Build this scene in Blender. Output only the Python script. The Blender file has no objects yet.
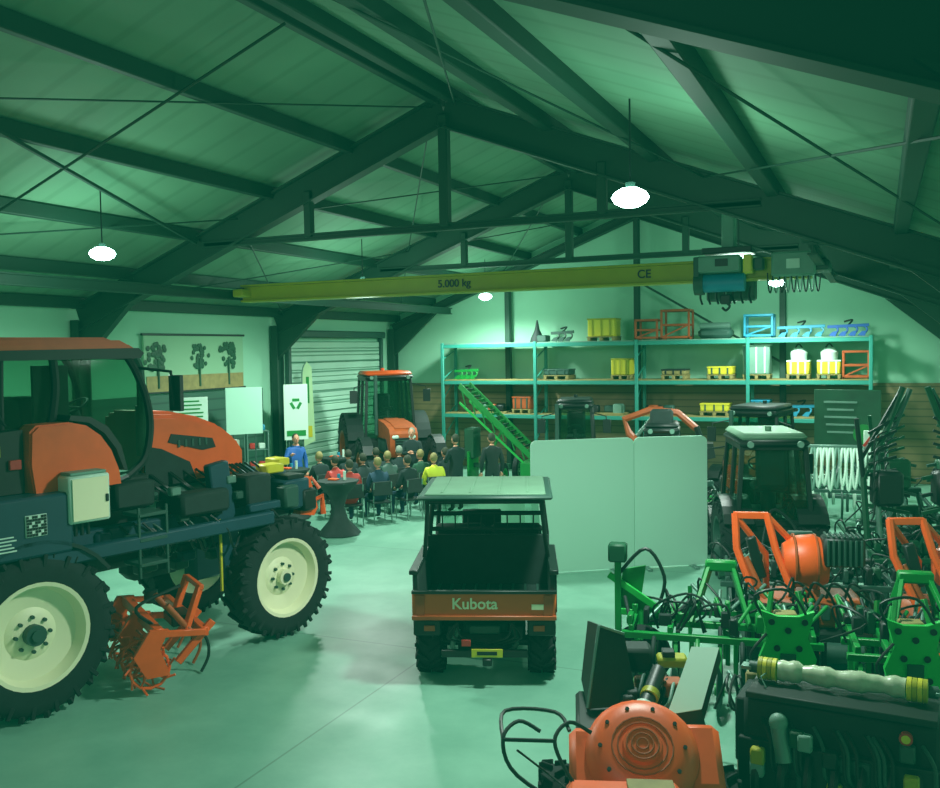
import bpy, math, random
from mathutils import Matrix, Vector, Euler
random.seed(7)
R_=math.radians
scene=bpy.context.scene
scene.view_settings.view_transform='Standard'
scene.view_settings.look='None'

# ------------------------------------------------------------ materials
def lin(c):
    out=[]
    for x in c:
        x/=255.0
        out.append(x/12.92 if x<=0.04045 else ((x+0.055)/1.055)**2.4)
    return (out[0],out[1],out[2],1)
LIFT=(0.0004,0.028,0.0155,1)  # faint green glow put into the materials to lift shadows, not real light
MATS={}
def mat(name,col,rough=0.5,metal=0.0,noise=0.0,nscale=3.0,lift=1.0,bump=0.0):
    m=bpy.data.materials.new(name); m.use_nodes=True
    nt=m.node_tree; p=nt.nodes['Principled BSDF']
    c=lin(col)
    p.inputs['Base Color'].default_value=c
    p.inputs['Roughness'].default_value=rough
    p.inputs['Metallic'].default_value=metal
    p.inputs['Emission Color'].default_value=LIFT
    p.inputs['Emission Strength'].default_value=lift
    if noise>0:
        tc=nt.nodes.new('ShaderNodeTexCoord'); n=nt.nodes.new('ShaderNodeTexNoise')
        n.inputs['Scale'].default_value=nscale; n.inputs['Detail'].default_value=5
        r=nt.nodes.new('ShaderNodeValToRGB')
        r.color_ramp.elements[0].position=0.3; r.color_ramp.elements[1].position=0.7
        r.color_ramp.elements[0].color=tuple(x*(1-noise) for x in c[:3])+(1,)
        r.color_ramp.elements[1].color=tuple(min(1,x*(1+noise)) for x in c[:3])+(1,)
        nt.links.new(tc.outputs['Object'],n.inputs['Vector'])
        nt.links.new(n.outputs['Fac'],r.inputs['Fac'])
        nt.links.new(r.outputs['Color'],p.inputs['Base Color'])
        if bump>0:
            b=nt.nodes.new('ShaderNodeBump'); b.inputs['Strength'].default_value=bump
            nt.links.new(n.outputs['Fac'],b.inputs['Height']); nt.links.new(b.outputs['Normal'],p.inputs['Normal'])
    MATS[name]=m
    return m
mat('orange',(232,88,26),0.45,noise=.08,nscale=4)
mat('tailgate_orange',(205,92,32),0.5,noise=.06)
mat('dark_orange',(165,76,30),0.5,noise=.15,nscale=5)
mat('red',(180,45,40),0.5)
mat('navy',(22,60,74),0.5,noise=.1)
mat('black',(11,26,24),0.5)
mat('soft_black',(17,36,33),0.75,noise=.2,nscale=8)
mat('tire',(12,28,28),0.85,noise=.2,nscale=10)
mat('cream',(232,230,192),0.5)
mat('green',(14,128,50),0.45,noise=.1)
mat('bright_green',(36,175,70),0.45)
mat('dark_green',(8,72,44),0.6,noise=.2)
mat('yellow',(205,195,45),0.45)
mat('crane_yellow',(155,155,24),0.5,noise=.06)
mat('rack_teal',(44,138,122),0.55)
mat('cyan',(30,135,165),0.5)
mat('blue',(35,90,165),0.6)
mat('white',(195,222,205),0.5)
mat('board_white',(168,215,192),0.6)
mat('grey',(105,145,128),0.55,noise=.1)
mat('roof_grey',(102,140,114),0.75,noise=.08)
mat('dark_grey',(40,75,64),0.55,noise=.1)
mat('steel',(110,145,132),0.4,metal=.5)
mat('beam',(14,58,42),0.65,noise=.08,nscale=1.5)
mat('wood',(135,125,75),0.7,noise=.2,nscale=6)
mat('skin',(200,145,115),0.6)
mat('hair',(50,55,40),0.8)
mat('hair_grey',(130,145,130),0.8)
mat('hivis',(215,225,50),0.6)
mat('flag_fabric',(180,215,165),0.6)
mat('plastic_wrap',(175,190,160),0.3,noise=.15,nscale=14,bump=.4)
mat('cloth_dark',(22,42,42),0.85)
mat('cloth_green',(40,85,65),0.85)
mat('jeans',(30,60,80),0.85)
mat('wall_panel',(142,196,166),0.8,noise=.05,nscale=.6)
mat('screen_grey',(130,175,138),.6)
g=bpy.data.materials.new('glass'); g.use_nodes=True; nt=g.node_tree; nt.nodes.clear()
o=nt.nodes.new('ShaderNodeOutputMaterial'); mx=nt.nodes.new('ShaderNodeMixShader'); t=nt.nodes.new('ShaderNodeBsdfTransparent')
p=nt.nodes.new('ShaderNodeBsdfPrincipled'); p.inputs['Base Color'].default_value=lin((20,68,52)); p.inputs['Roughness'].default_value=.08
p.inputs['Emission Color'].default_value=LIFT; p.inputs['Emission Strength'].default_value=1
t.inputs['Color'].default_value=(.5,.8,.66,1); mx.inputs[0].default_value=.32
nt.links.new(t.outputs[0],mx.inputs[1]); nt.links.new(p.outputs[0],mx.inputs[2]); nt.links.new(mx.outputs[0],o.inputs[0]); MATS['glass']=g
def emat(name,col,s):
    e=mat(name,(200,230,215)); pp=e.node_tree.nodes['Principled BSDF']
    pp.inputs['Emission Color'].default_value=col; pp.inputs['Emission Strength'].default_value=s
emat('lamp_glow',(.6,1,.88,1),20)
# floor
m=mat('floor_concrete',(104,172,144),0.3); nt=m.node_tree; p=nt.nodes['Principled BSDF']
p.inputs['Specular IOR Level'].default_value=.35
tc=nt.nodes.new('ShaderNodeTexCoord'); n1=nt.nodes.new('ShaderNodeTexNoise'); n1.inputs['Scale'].default_value=.5; n1.inputs['Detail'].default_value=8; n1.inputs['Roughness'].default_value=.65
r1=nt.nodes.new('ShaderNodeValToRGB'); r1.color_ramp.elements[0].position=.3; r1.color_ramp.elements[1].position=.72
r1.color_ramp.elements[0].color=lin((98,150,128)); r1.color_ramp.elements[1].color=lin((134,184,160))
nt.links.new(tc.outputs['Object'],n1.inputs['Vector']); nt.links.new(n1.outputs['Fac'],r1.inputs['Fac'])
br=nt.nodes.new('ShaderNodeTexBrick'); br.offset=0; br.inputs['Scale'].default_value=1; br.inputs['Brick Width'].default_value=5; br.inputs['Row Height'].default_value=5
br.inputs['Mortar Size'].default_value=.012; br.inputs['Color1'].default_value=(1,1,1,1); br.inputs['Color2'].default_value=(1,1,1,1); br.inputs['Mortar'].default_value=(.65,.65,.65,1)
nt.links.new(tc.outputs['Object'],br.inputs['Vector'])
mm=nt.nodes.new('ShaderNodeMixRGB'); mm.blend_type='MULTIPLY'; mm.inputs[0].default_value=1
nt.links.new(r1.outputs[0],mm.inputs[1]); nt.links.new(br.outputs['Color'],mm.inputs[2]); nt.links.new(mm.outputs[0],p.inputs['Base Color'])
n2=nt.nodes.new('ShaderNodeTexNoise'); n2.inputs['Scale'].default_value=1.3; n2.inputs['Detail'].default_value=6
mr=nt.nodes.new('ShaderNodeMapRange'); mr.inputs['To Min'].default_value=.3; mr.inputs['To Max'].default_value=.58
nt.links.new(tc.outputs['Object'],n2.inputs['Vector']); nt.links.new(n2.outputs['Fac'],mr.inputs['Value']); nt.links.new(mr.outputs[0],p.inputs['Roughness'])
def striped(name,c1,c2,axis,scale,rough=.6):
    m=mat(name,c1,rough); nt=m.node_tree; p=nt.nodes['Principled BSDF']
    tc=nt.nodes.new('ShaderNodeTexCoord'); w=nt.nodes.new('ShaderNodeTexWave'); w.bands_direction=axis; w.inputs['Scale'].default_value=scale
    r=nt.nodes.new('ShaderNodeValToRGB'); r.color_ramp.elements[0].position=.02; r.color_ramp.elements[1].position=.12
    r.color_ramp.elements[0].color=lin(c2); r.color_ramp.elements[1].color=lin(c1)
    nz=nt.nodes.new('ShaderNodeTexNoise'); nz.inputs['Scale'].default_value=.35; nz.inputs['Detail'].default_value=3
    mp=nt.nodes.new('ShaderNodeMapRange'); mp.inputs['From Min'].default_value=.3; mp.inputs['From Max'].default_value=.7; mp.inputs['To Min'].default_value=.72; mp.inputs['To Max'].default_value=1.1
    mx=nt.nodes.new('ShaderNodeMixRGB'); mx.blend_type='MULTIPLY'; mx.inputs[0].default_value=1
    nt.links.new(tc.outputs['Object'],w.inputs['Vector']); nt.links.new(tc.outputs['Object'],nz.inputs['Vector'])
    nt.links.new(w.outputs['Fac'],r.inputs['Fac']); nt.links.new(nz.outputs['Fac'],mp.inputs['Value'])
    nt.links.new(r.outputs[0],mx.inputs[1]); nt.links.new(mp.outputs[0],mx.inputs[2]); nt.links.new(mx.outputs[0],p.inputs['Base Color'])
striped('ceiling_panel',(96,142,112),(88,134,104),'Y',.5,.75)
striped('brown_cladding',(122,108,74),(84,84,56),'Z',1.6)
striped('shutter',(170,212,188),(90,140,115),'Z',1.1)
striped('dark_cladding',(44,88,70),(25,65,52),'Z',1.2)

# ------------------------------------------------------------ builder
AX={'x':Matrix.Rotation(R_(90),4,'Y'),'y':Matrix.Rotation(R_(-90),4,'X'),'z':Matrix()}
class B:
    def __init__(s): s.v=[];s.f=[];s.m=[];s.mats=[];s.T=Matrix()
    def mi(s,m):
        if m not in s.mats: s.mats.append(m)
        return s.mats.index(m)
    def add(s,vs,fs,m,L=None):
        o=len(s.v); T=s.T@L if L is not None else s.T
        s.v+= [T@Vector(a) for a in vs]
        k=s.mi(m)
        for f in fs: s.f.append([i+o for i in f]); s.m.append(k)
    def box(s,c,sz,m,rot=(0,0,0),bev=None):
        hx,hy,hz=[a/2 for a in sz]
        b=min(hx,hy,hz)*.3 if bev is None else min(bev,min(hx,hy,hz)*.95)
        b=min(b,.03) if bev is None else b
        vs=[];idx={}
        for sx in(-1,1):
            for sy in(-1,1):
                for q in(-1,1):
                    for a in range(3):
                        p=[sx*(hx-b),sy*(hy-b),q*(hz-b)]
                        p[a]=[sx*hx,sy*hy,q*hz][a]
                        idx[(sx,sy,q,a)]=len(vs); vs.append(Vector(p))
        fs=[]
        for a in range(3):
            u,w=[(1,2),(0,2),(0,1)][a]
            for sg in(-1,1):
                f=[]
                for (i,j) in((-1,-1),(1,-1),(1,1),(-1,1)):
                    k=[0,0,0];k[a]=sg;k[u]=i;k[w]=j
                    f.append(idx[(k[0],k[1],k[2],a)])
                fs.append(f)
            for i in(-1,1):
                for j in(-1,1):
                    k1=[0,0,0];k1[a]=-1;k1[u]=i;k1[w]=j
                    k2=list(k1);k2[a]=1
                    fs.append([idx[(*k1,u)],idx[(*k2,u)],idx[(*k2,w)],idx[(*k1,w)]])
        for sx in(-1,1):
            for sy in(-1,1):
                for q in(-1,1): fs.append([idx[(sx,sy,q,a)] for a in range(3)])
        for f in fs:
            n=(vs[f[1]]-vs[f[0]]).cross(vs[f[2]]-vs[f[0]])
            cc=sum((vs[i] for i in f),Vector())
            if n.dot(cc)<0: f.reverse()
        s.add(vs,fs,m,Matrix.Translation(c)@Euler([R_(a) for a in rot]).to_matrix().to_4x4())
    def cyl(s,p0,p1,r,m,r2=None,n=14):
        p0=Vector(p0);p1=Vector(p1); d=p1-p0; r2=r if r2 is None else r2
        q=d.to_track_quat('Z','Y').to_matrix().to_4x4(); L=d.length
        vs=[]
        for z,rr in((0,r),(L,r2)):
            for i in range(n):
                a=2*math.pi*i/n; vs.append((rr*math.cos(a),rr*math.sin(a),z))
        fs=[[i,(i+1)%n,n+(i+1)%n,n+i] for i in range(n)]+[list(range(n))[::-1],list(range(n,2*n))]
        s.add(vs,fs,m,Matrix.Translation(p0)@q)
    def frame(s,p0,p1):
        p0=Vector(p0);p1=Vector(p1);d=p1-p0
        y=d.normalized(); up=Vector((0,0,1)) if abs(y.z)<.98 else Vector((0,1,0))
        x=y.cross(up).normalized(); z=x.cross(y)
        M=Matrix((x,y,z)).transposed().to_4x4(); M.translation=(p0+p1)/2
        return M,d.length
    def beam(s,p0,p1,w,h,m):
        M,L=s.frame(p0,p1)
        T=s.T; s.T=s.T@M; s.box((0,0,0),(w,L,h),m,bev=min(w,h)*.1); s.T=T
    def ibeam(s,p0,p1,w,h,m,t=.03):
        M,L=s.frame(p0,p1)
        T=s.T; s.T=s.T@M
        s.box((0,0,h/2-t/2),(w,L,t),m,bev=.003); s.box((0,0,-h/2+t/2),(w,L,t),m,bev=.003); s.box((0,0,0),(t,L,h-2*t),m,bev=.003)
        s.T=T
    def tube(s,pts,r,m,n=7,smooth=False):
        P=[Vector(p) for p in pts]
        if smooth and len(P)>2:
            Q=[]
            for i in range(len(P)-1):
                a=P[max(i-1,0)];b=P[i];c=P[i+1];d=P[min(i+2,len(P)-1)]
                for k in range(5):
                    t=k/5
                    Q.append(.5*((2*b)+(c-a)*t+(2*a-5*b+4*c-d)*t*t+(3*b-a-3*c+d)*t**3))
            Q.append(P[-1]); P=Q
        rs=r if isinstance(r,(list,tuple)) else [r]*len(P)
        vs=[];N=None
        for i,p in enumerate(P):
            d=(P[min(i+1,len(P)-1)]-P[max(i-1,0)]).normalized()
            if N is None: N=d.orthogonal().normalized()
            N=(N-d*N.dot(d)).normalized(); C=d.cross(N)
            for k in range(n):
                a=2*math.pi*k/n; vs.append(p+(N*math.cos(a)+C*math.sin(a))*rs[i])
        fs=[]
        for i in range(len(P)-1):
            for k in range(n):
                k2=(k+1)%n; fs.append([i*n+k,i*n+k2,(i+1)*n+k2,(i+1)*n+k])
        fs.append(list(range(n))[::-1]); fs.append([len(vs)-n+k for k in range(n)])
        s.add(vs,fs,m)
    def prism(s,poly,axis,a,b,m):
        n=len(poly)
        area=sum(poly[i][0]*poly[(i+1)%n][1]-poly[(i+1)%n][0]*poly[i][1] for i in range(n))
        if area<0: poly=poly[::-1]
        def P(u,v,w):
            return {'x':(w,u,v),'y':(v,w,u),'z':(u,v,w)}[axis]
        if a>b:a,b=b,a
        if axis=='y': poly=[(v,u) for (u,v) in poly][::-1]
        vs=[P(u,v,a) for u,v in poly]+[P(u,v,b) for u,v in poly]
        fs=[[i,(i+1)%n,n+(i+1)%n,n+i] for i in range(n)]+[list(range(n))[::-1],list(range(n,2*n))]
        s.add(vs,fs,m)
    def lathe(s,prof,c,axis,m,n=28,flip=1):
        vs=[]
        for r,h in prof:
            for i in range(n):
                a=2*math.pi*i/n; vs.append((r*math.cos(a),r*math.sin(a),h*flip))
        fs=[]
        for j in range(len(prof)-1):
            for i in range(n):
                i2=(i+1)%n; f=[j*n+i,j*n+i2,(j+1)*n+i2,(j+1)*n+i]
                fs.append(f if flip>0 else f[::-1])
        s.add(vs,fs,m,Matrix.Translation(c)@AX[axis])
    def sph(s,c,r,m,n=14,rot=(0,0,0)):
        if not isinstance(r,(tuple,list)): r=(r,r,r)
        vs=[];k=n//2+1
        for j in range(k+1):
            t=math.pi*j/k
            for i in range(n):
                a=2*math.pi*i/n; vs.append((r[0]*math.sin(t)*math.cos(a),r[1]*math.sin(t)*math.sin(a),r[2]*math.cos(t)))
        fs=[[j*n+i,(j+1)*n+i,(j+1)*n+(i+1)%n,j*n+(i+1)%n] for j in range(k) for i in range(n)]
        s.add(vs,fs,m,Matrix.Translation(c)@Euler([R_(a) for a in rot]).to_matrix().to_4x4())
    def quad(s,pts,m): s.add(pts,[list(range(len(pts)))],m)
    def plate(s,pts,m,t=.025):
        P=[Vector(p) for p in pts]; nrm=(P[1]-P[0]).cross(P[2]-P[0]).normalized()*t; n=len(P)
        s.add(P+[p-nrm for p in P],[list(range(n)),list(range(n,2*n))[::-1]]+[[i,n+i,n+(i+1)%n,(i+1)%n] for i in range(n)],m)
    def done(s,name,loc=(0,0,0),rz=0,parent=None):
        me=bpy.data.meshes.new(name); me.from_pydata([tuple(v) for v in s.v],[],s.f)
        for k in s.mats: me.materials.append(MATS[k])
        me.polygons.foreach_set('material_index',s.m)
        me.polygons.foreach_set('use_smooth',[True]*len(s.f))
        me.update()
        try: me.set_sharp_from_angle(angle=R_(38))
        except Exception: pass
        ob=bpy.data.objects.new(name,me); scene.collection.objects.link(ob)
        ob.location=loc; ob.rotation_euler=(0,0,R_(rz))
        if parent: ob.parent=parent
        return ob

def text(body,size,m,loc,rot,name,parent=None,ext=.004):
    cu=bpy.data.curves.new(name,'FONT'); cu.body=body; cu.size=size; cu.extrude=ext; cu.offset=.003; cu.align_x='CENTER'; cu.align_y='CENTER'
    cu.materials.append(MATS[m]); ob=bpy.data.objects.new(name,cu); scene.collection.objects.link(ob)
    ob.location=loc; ob.rotation_euler=[R_(a) for a in rot]
    if parent: ob.parent=parent
    return ob

def wheel(b,c,R,w,rimR,side,rim='cream',lugs=18,hub='cream',tire='tire'):
    x,y,z=c
    prof=[(rimR-.01,-.42*w),(rimR+.02,-.5*w),((R+rimR)/2,-.53*w),(R-.09,-.5*w),(R-.04,-.4*w),(R-.03,0),(R-.04,.4*w),(R-.09,.5*w),((R+rimR)/2,.53*w),(rimR+.02,.5*w),(rimR-.01,.42*w)]
    b.lathe(prof,c,'x',tire,n=36)
    if lugs:
        T=b.T
        for k in range(lugs):
            for sg in(-1,1):
                a=2*math.pi*(k+(.5 if sg>0 else 0))/lugs
                b.T=T@Matrix.Translation(c)@Matrix.Rotation(a,4,'X')@Matrix.Translation((sg*w*.25,0,R-.035))@Matrix.Rotation(sg*R_(40),4,'Z')
                b.box((0,0,0),(w*.56,.05*R/.8,.07),tire,bev=.006)
                b.T=T@Matrix.Translation(c)@Matrix.Rotation(a+sg*.0,4,'X')@Matrix.Translation((sg*w*.5,-.03,R-.09))
                b.box((0,0,0),(.03,.045,.13),tire,bev=.006)
        b.T=T
    f=side
    b.lathe([(rimR,.42*w),(rimR+.012,.5*w),(rimR-.03,.48*w),(rimR-.05,.33*w),(rimR*.86,.2*w),(rimR*.5,.1*w),(rimR*.42,.16*w),(rimR*.3,.2*w),(.0,.2*w)],c,'x',rim,n=36,flip=f)
    b.lathe([(rimR,.42*w),(rimR*.8,.1*w),(0,.05*w)],c,'x',rim,n=30,flip=-f)
    b.cyl((x+f*.18*w,y,z),(x+f*.4*w,y,z),rimR*.2,hub)
    b.cyl((x+f*.4*w,y,z),(x+f*.46*w,y,z),rimR*.11,'dark_grey')
    for k in range(8):
        a=2*math.pi*k/8; b.cyl((x+f*.15*w,y+rimR*.33*math.cos(a),z+rimR*.33*math.sin(a)),(x+f*.27*w,y+rimR*.33*math.cos(a),z+rimR*.33*math.sin(a)),.02,'dark_grey',n=6)

def cab_interior(b,hw,y0,y1,z0):
    b.box((0,(y0+y1)/2,z0+.02),(2*hw-.1,y1-y0-.1,.06),'black')
    yc=y0+.45
    b.box((0,yc,z0+.5),(.5,.5,.14),'soft_black',bev=.05); b.box((0,yc-.25,z0+.85),(.48,.13,.7),'soft_black',rot=(-8,0,0),bev=.06)
    b.cyl((0,yc,z0+.05),(0,yc,z0+.45),.12,'black')
    b.cyl((0,y1-.15,z0+.1),(0,y1-.4,z0+.75),.05,'black')
    T=b.T; b.T=T@Matrix.Translation((0,y1-.42,z0+.78))@Matrix.Rotation(R_(30),4,'X')
    b.tube([(.19*math.cos(a*math.pi/8),.19*math.sin(a*math.pi/8),0) for a in range(17)],.015,'black',n=6); b.box((0,0,0),(.36,.03,.02),'black'); b.T=T

def cab(b,hw,y0,y1,z0,z1,roof='orange',frame='black',ym=None,oh=.1,taper=.08,mirror=True):
    ym=(y0*.55+y1*.45) if ym is None else ym
    tp=hw-taper
    P=lambda sx,y,k:(sx*(hw if k==0 else tp), y+(0 if k==0 else (.06 if y==y0 else -.12 if y==y1 else 0)), z0 if k==0 else z1)
    for sx in(-1,1):
        for y in(y0,ym,y1): b.beam(P(sx,y,0),P(sx,y,1),.07,.07,frame)
        b.beam(P(sx,y0,0),P(sx,y1,0),.07,.09,frame); b.beam(P(sx,y0,1),P(sx,y1,1),.07,.09,frame)
        for a,c in((y0,ym),(ym,y1)):
            b.quad([P(sx,a,0),P(sx,c,0),P(sx,c,1),P(sx,a,1)],'glass')
        b.box((sx*(hw+.02),ym+.12,z0+(z1-z0)*.35),(.03,.16,.04),frame)
        if mirror:
            b.tube([(sx*tp,y1-.1,z1-.12),(sx*(hw+.3),y1+.1,z1-.2),(sx*(hw+.32),y1+.1,z1-.5)],.015,frame)
            b.box((sx*(hw+.32),y1+.1,z1-.45),(.2,.05,.34),frame)
        for yy in (y0-.02,y1+.02):
            b.cyl((sx*(tp-.1),yy,z1+.05),(sx*(tp-.1),yy+(.08 if yy>ym else -.08),z1+.05),.05,'grey')
    for y in(y0,y1):
        b.beam(P(-1,y,0),P(1,y,0),.07,.09,frame); b.beam(P(-1,y,1),P(1,y,1),.07,.09,frame)
        b.quad([P(-1,y,0),P(1,y,0),P(1,y,1),P(-1,y,1)],'glass')
    b.box((0,(y0+y1)/2,z1+.06),(2*tp+oh,y1-y0+.12,.1),frame,bev=.04)
    b.box((0,(y0+y1)/2,z1+.15),(2*tp+oh*.6,y1-y0+.02,.13),roof,bev=.06)
    cab_interior(b,hw,y0,y1,z0)

def curved_cab(b,hw,roof='orange'):
    # side outline (y,z) of the glasshouse, bulging front pillar, rounded lower door corner
    front=[(1.28,2.32),(1.5,2.5),(1.6,2.85),(1.58,3.2),(1.48,3.5),(1.38,3.68)]
    rear=[(-.55,2.9),(-.6,3.2),(-.55,3.5),(-.45,3.68)]
    out=[(-.55,2.4)]+rear+[(.5,3.72)]+front[::-1]+[(1.0,2.3),(-.4,2.3)]
    def X(s,z): return s*(hw-.1*max(0,(z-2.6))/1.1)
    for s in(-1,1):
        P=[(X(s,z),y,z) for y,z in out]
        b.quad(P if s>0 else P[::-1],'glass')
        b.tube([(X(s,z),y,z) for y,z in front],.045,'black',n=8,smooth=True)
        b.tube([(X(s,z),y,z) for y,z in rear],.045,'black',n=8,smooth=True)
        b.tube([(X(s,2.3),.15,2.3),(X(s,2.3),1.0,2.28),(X(s,2.32),1.28,2.32)],.04,'black',smooth=True)
        b.tube([(X(s,2.9),.42,2.95),(X(s,3.3),.5,3.35),(X(s,3.7),.5,3.7)],.045,'black',smooth=True)
        b.tube([(X(s,2.95),-.1,2.95),(X(s,3.3),-.08,3.35),(X(s,3.7),-.05,3.7)],.03,'black',smooth=True)
        b.tube([(X(s,3.68),-.45,3.68),(X(s,3.72),.5,3.72),(X(s,3.68),1.38,3.68)],.04,'black',smooth=True)
        b.box((X(s,2.9)+s*.03,.62,2.95),(.03,.04,.2),'dark_grey')
    for i in range(len(front)-1):
        (ya,za),(yb,zb)=front[i],front[i+1]
        b.quad([(X(-1,za),ya,za),(X(1,za),ya,za),(X(1,zb),yb,zb),(X(-1,zb),yb,zb)],'glass')
    for i in range(len(rear)-1):
        (ya,za),(yb,zb)=rear[i],rear[i+1]
        b.quad([(X(-1,za),ya,za),(X(1,za),ya,za),(X(1,zb),yb,zb),(X(-1,zb),yb,zb)],'glass')
    b.prism([(-.62,3.66),(-.6,3.76),(1.48,3.78),(1.55,3.72),(1.5,3.66)],'x',-hw*.98,hw*.98,'black')
    for k,(w,z0,z1,i) in enumerate(((.96,3.76,3.82,0),(.9,3.82,3.87,.08),(.74,3.87,3.905,.2))):
        b.prism([(-.56+i,z0),(-.52+i,z1),(1.36-i,z1),(1.46-i,z0)],'x',-hw*w,hw*w,roof)
    for s in(-1,1):
        for y in(-.58,1.52): b.box((s*hw*.7,y,3.72),(.18,.08,.08),'grey')
    cab_interior(b,hw,-.6,1.5,2.32)

def hood(b,hw,y0,y1,z0,z1,body,drop=.15,vent=True):
    poly=[(y0,z0),(y0,z1),(y0+(y1-y0)*.6,z1-drop*.35),(y1-.12,z1-drop),(y1,z1-drop-.12),(y1+.03,z0+.15),(y1-.05,z0)]
    b.prism(poly,'x',-hw,hw,body)
    b.prism([(p[0],p[1]+.02) for i,p in enumerate(poly[1:4])]+[(y1-.15,z1-drop-.05),(y0,z1-.1)],'x',-hw*.55,hw*.55,body)
    for sx in(-1,1):
        if vent:
            b.prism([(y0+.1,z0+.05),(y0+.1,z0+(z1-z0)*.45),(y1-.5,z0+(z1-z0)*.5),(y1-.2,z0+.12),(y1-.25,z0+.05)],'x',sx*hw,sx*(hw+.012),'black')
            for k in range(6): b.box((sx*(hw+.016),y0+.2+k*(y1-y0-.8)/5,z0+(z1-z0)*.25),(.012,.05,(z1-z0)*.3),'dark_grey')
        b.box((sx*hw*.6,y1+.0,z1-drop-.2),(hw*.5,.09,.1),'white',bev=.03)
    b.box((0,y1+.02,z0+(z1-z0)*.35),(hw*1.3,.06,(z1-z0)*.45),'black')
    for k in range(5): b.box((0,y1+.055,z0+(z1-z0)*(.18+k*.08)),(hw*1.2,.015,.02),'dark_grey')

def fender(b,x0,x1,c,r,a0,a1,m,t=.04,n=10):
    cy,cz=c
    pts=[]
    for k in range(n+1):
        a=R_(a0+(a1-a0)*k/n); pts.append((cy+r*math.cos(a),cz+r*math.sin(a)))
    for k in range(n,-1,-1):
        a=R_(a0+(a1-a0)*k/n); pts.append((cy+(r-t)*math.cos(a),cz+(r-t)*math.sin(a)))
    for k in range(n):
        q=[pts[k],pts[k+1],pts[2*n+1-k-1],pts[2*n+1-k]]
        b.prism(q,'x',x0,x1,m)

def tractor(name,loc,rz,W=2.1,R=.85,rf=.6,wb=2.4,H=3.0,body='orange',roof='orange',rim='orange',fend=None,cw=None):
    b=B(); wx=W/2-.22; fend=fend or body; cw=cw or (W-.5)/2
    for s in(-1,1):
        wheel(b,(s*wx,0,R),R,.44,R*.58,s,rim=rim,hub=rim,lugs=16)
        wheel(b,(s*(wx-.02),wb,rf),rf,.32,rf*.55,s,rim=rim,hub=rim,lugs=14)
        fender(b,s*(wx-.25),s*(wx+.2),(0,R),R+.1,20,150,fend)
        fender(b,s*(wx-.15),s*(wx+.12),(wb,rf),rf+.08,30,150,'black',n=6)
        b.box((s*(wx-.35),.95,.55),(.2,.35,.7),'black')
        for k in range(3): b.box((s*(wx-.1),.95,.35+k*.25),(.3,.3,.03),'dark_grey')
    b.cyl((-wx,0,R),(wx,0,R),.15,'black'); b.cyl((-wx,wb,rf),(wx,wb,rf),.1,'black')
    b.box((0,wb/2,R*.95),(.5,wb+.6,.45),'black')
    zc=R+.3
    b.box((0,.3,zc-.1),(2*cw-.1,1.5,.3),'black')
    cab(b,cw,-.45,1.0,zc+.05,H-.22,roof=roof)
    hood(b,.36,1.02,wb+.45,R*.95+.1,R+.3+(H-R)*.28,body)
    b.cyl((.42,1.2,zc+.2),(.42,1.2,H-.1),.05,'dark_grey')
    b.box((0,wb+.62,.62),(.7,.35,.45),'black',bev=.06)
    b.beam((-.4,-.4,.9),(-.4,-1.1,.5),.06,.08,'black'); b.beam((.4,-.4,.9),(.4,-1.1,.5),.06,.08,'black')
    b.tube([(-.3,-.9,.55),(-.1,-.7,1.2),(.2,-.8,1.0),(.3,-1.0,.6)],.025,'black',smooth=True)
    b.cyl((0,.0,H+.0),(0,0,H+.07),.05,roof)
    return b.done(name,loc,rz)

# ------------------------------------------------------------ room
LX,RX,RIDX=-14.6,1.9,-6.4
BY,FY=26.6,-3.0
EZ,AZ=4.4,7.56
SL=(AZ-EZ)/(RIDX-LX)
def rz_(x): return AZ-abs(x-RIDX)*SL
b=B(); b.box(((LX+RX)/2,(BY+FY)/2,-.1),(RX-LX+.6,BY-FY+.6,.2),'floor_concrete',bev=.001); b.done('floor')
b=B(); b.box((LX-.1,(BY+FY)/2,(EZ+.4)/2),(.2,BY-FY,EZ+.4),'wall_panel',bev=.001); b.done('wall_left')
b=B(); b.box((RX+.1,(BY+FY)/2,(EZ+.4)/2),(.2,BY-FY,EZ+.4),'wall_panel',bev=.001); b.done('wall_right')
b=B()
b.prism([(LX-.2,0),(LX-.2,EZ+.3),(RIDX,AZ+.35),(RX+.2,EZ+.3),(RX+.2,0)],'y',BY,BY+.2,'wall_panel')
b.box(((LX+RX)/2,BY-.02,1.32),(RX-LX,.04,2.64),'brown_cladding',bev=.001)
b.done('wall_back')
b=B()
b.prism([(LX-.2,EZ+.28),(RIDX,AZ+.36),(RIDX,AZ+.46),(LX-.2,EZ+.38)],'y',FY,BY+.2,'ceiling_panel')
b.prism([(RX+.2,EZ+.24),(RIDX,AZ+.36),(RIDX,AZ+.46),(RX+.2,EZ+.34)],'y',FY,BY+.2,'ceiling_panel')
b.done('ceiling')
FR=[4.25,13.5,20.0,26.3]
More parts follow.
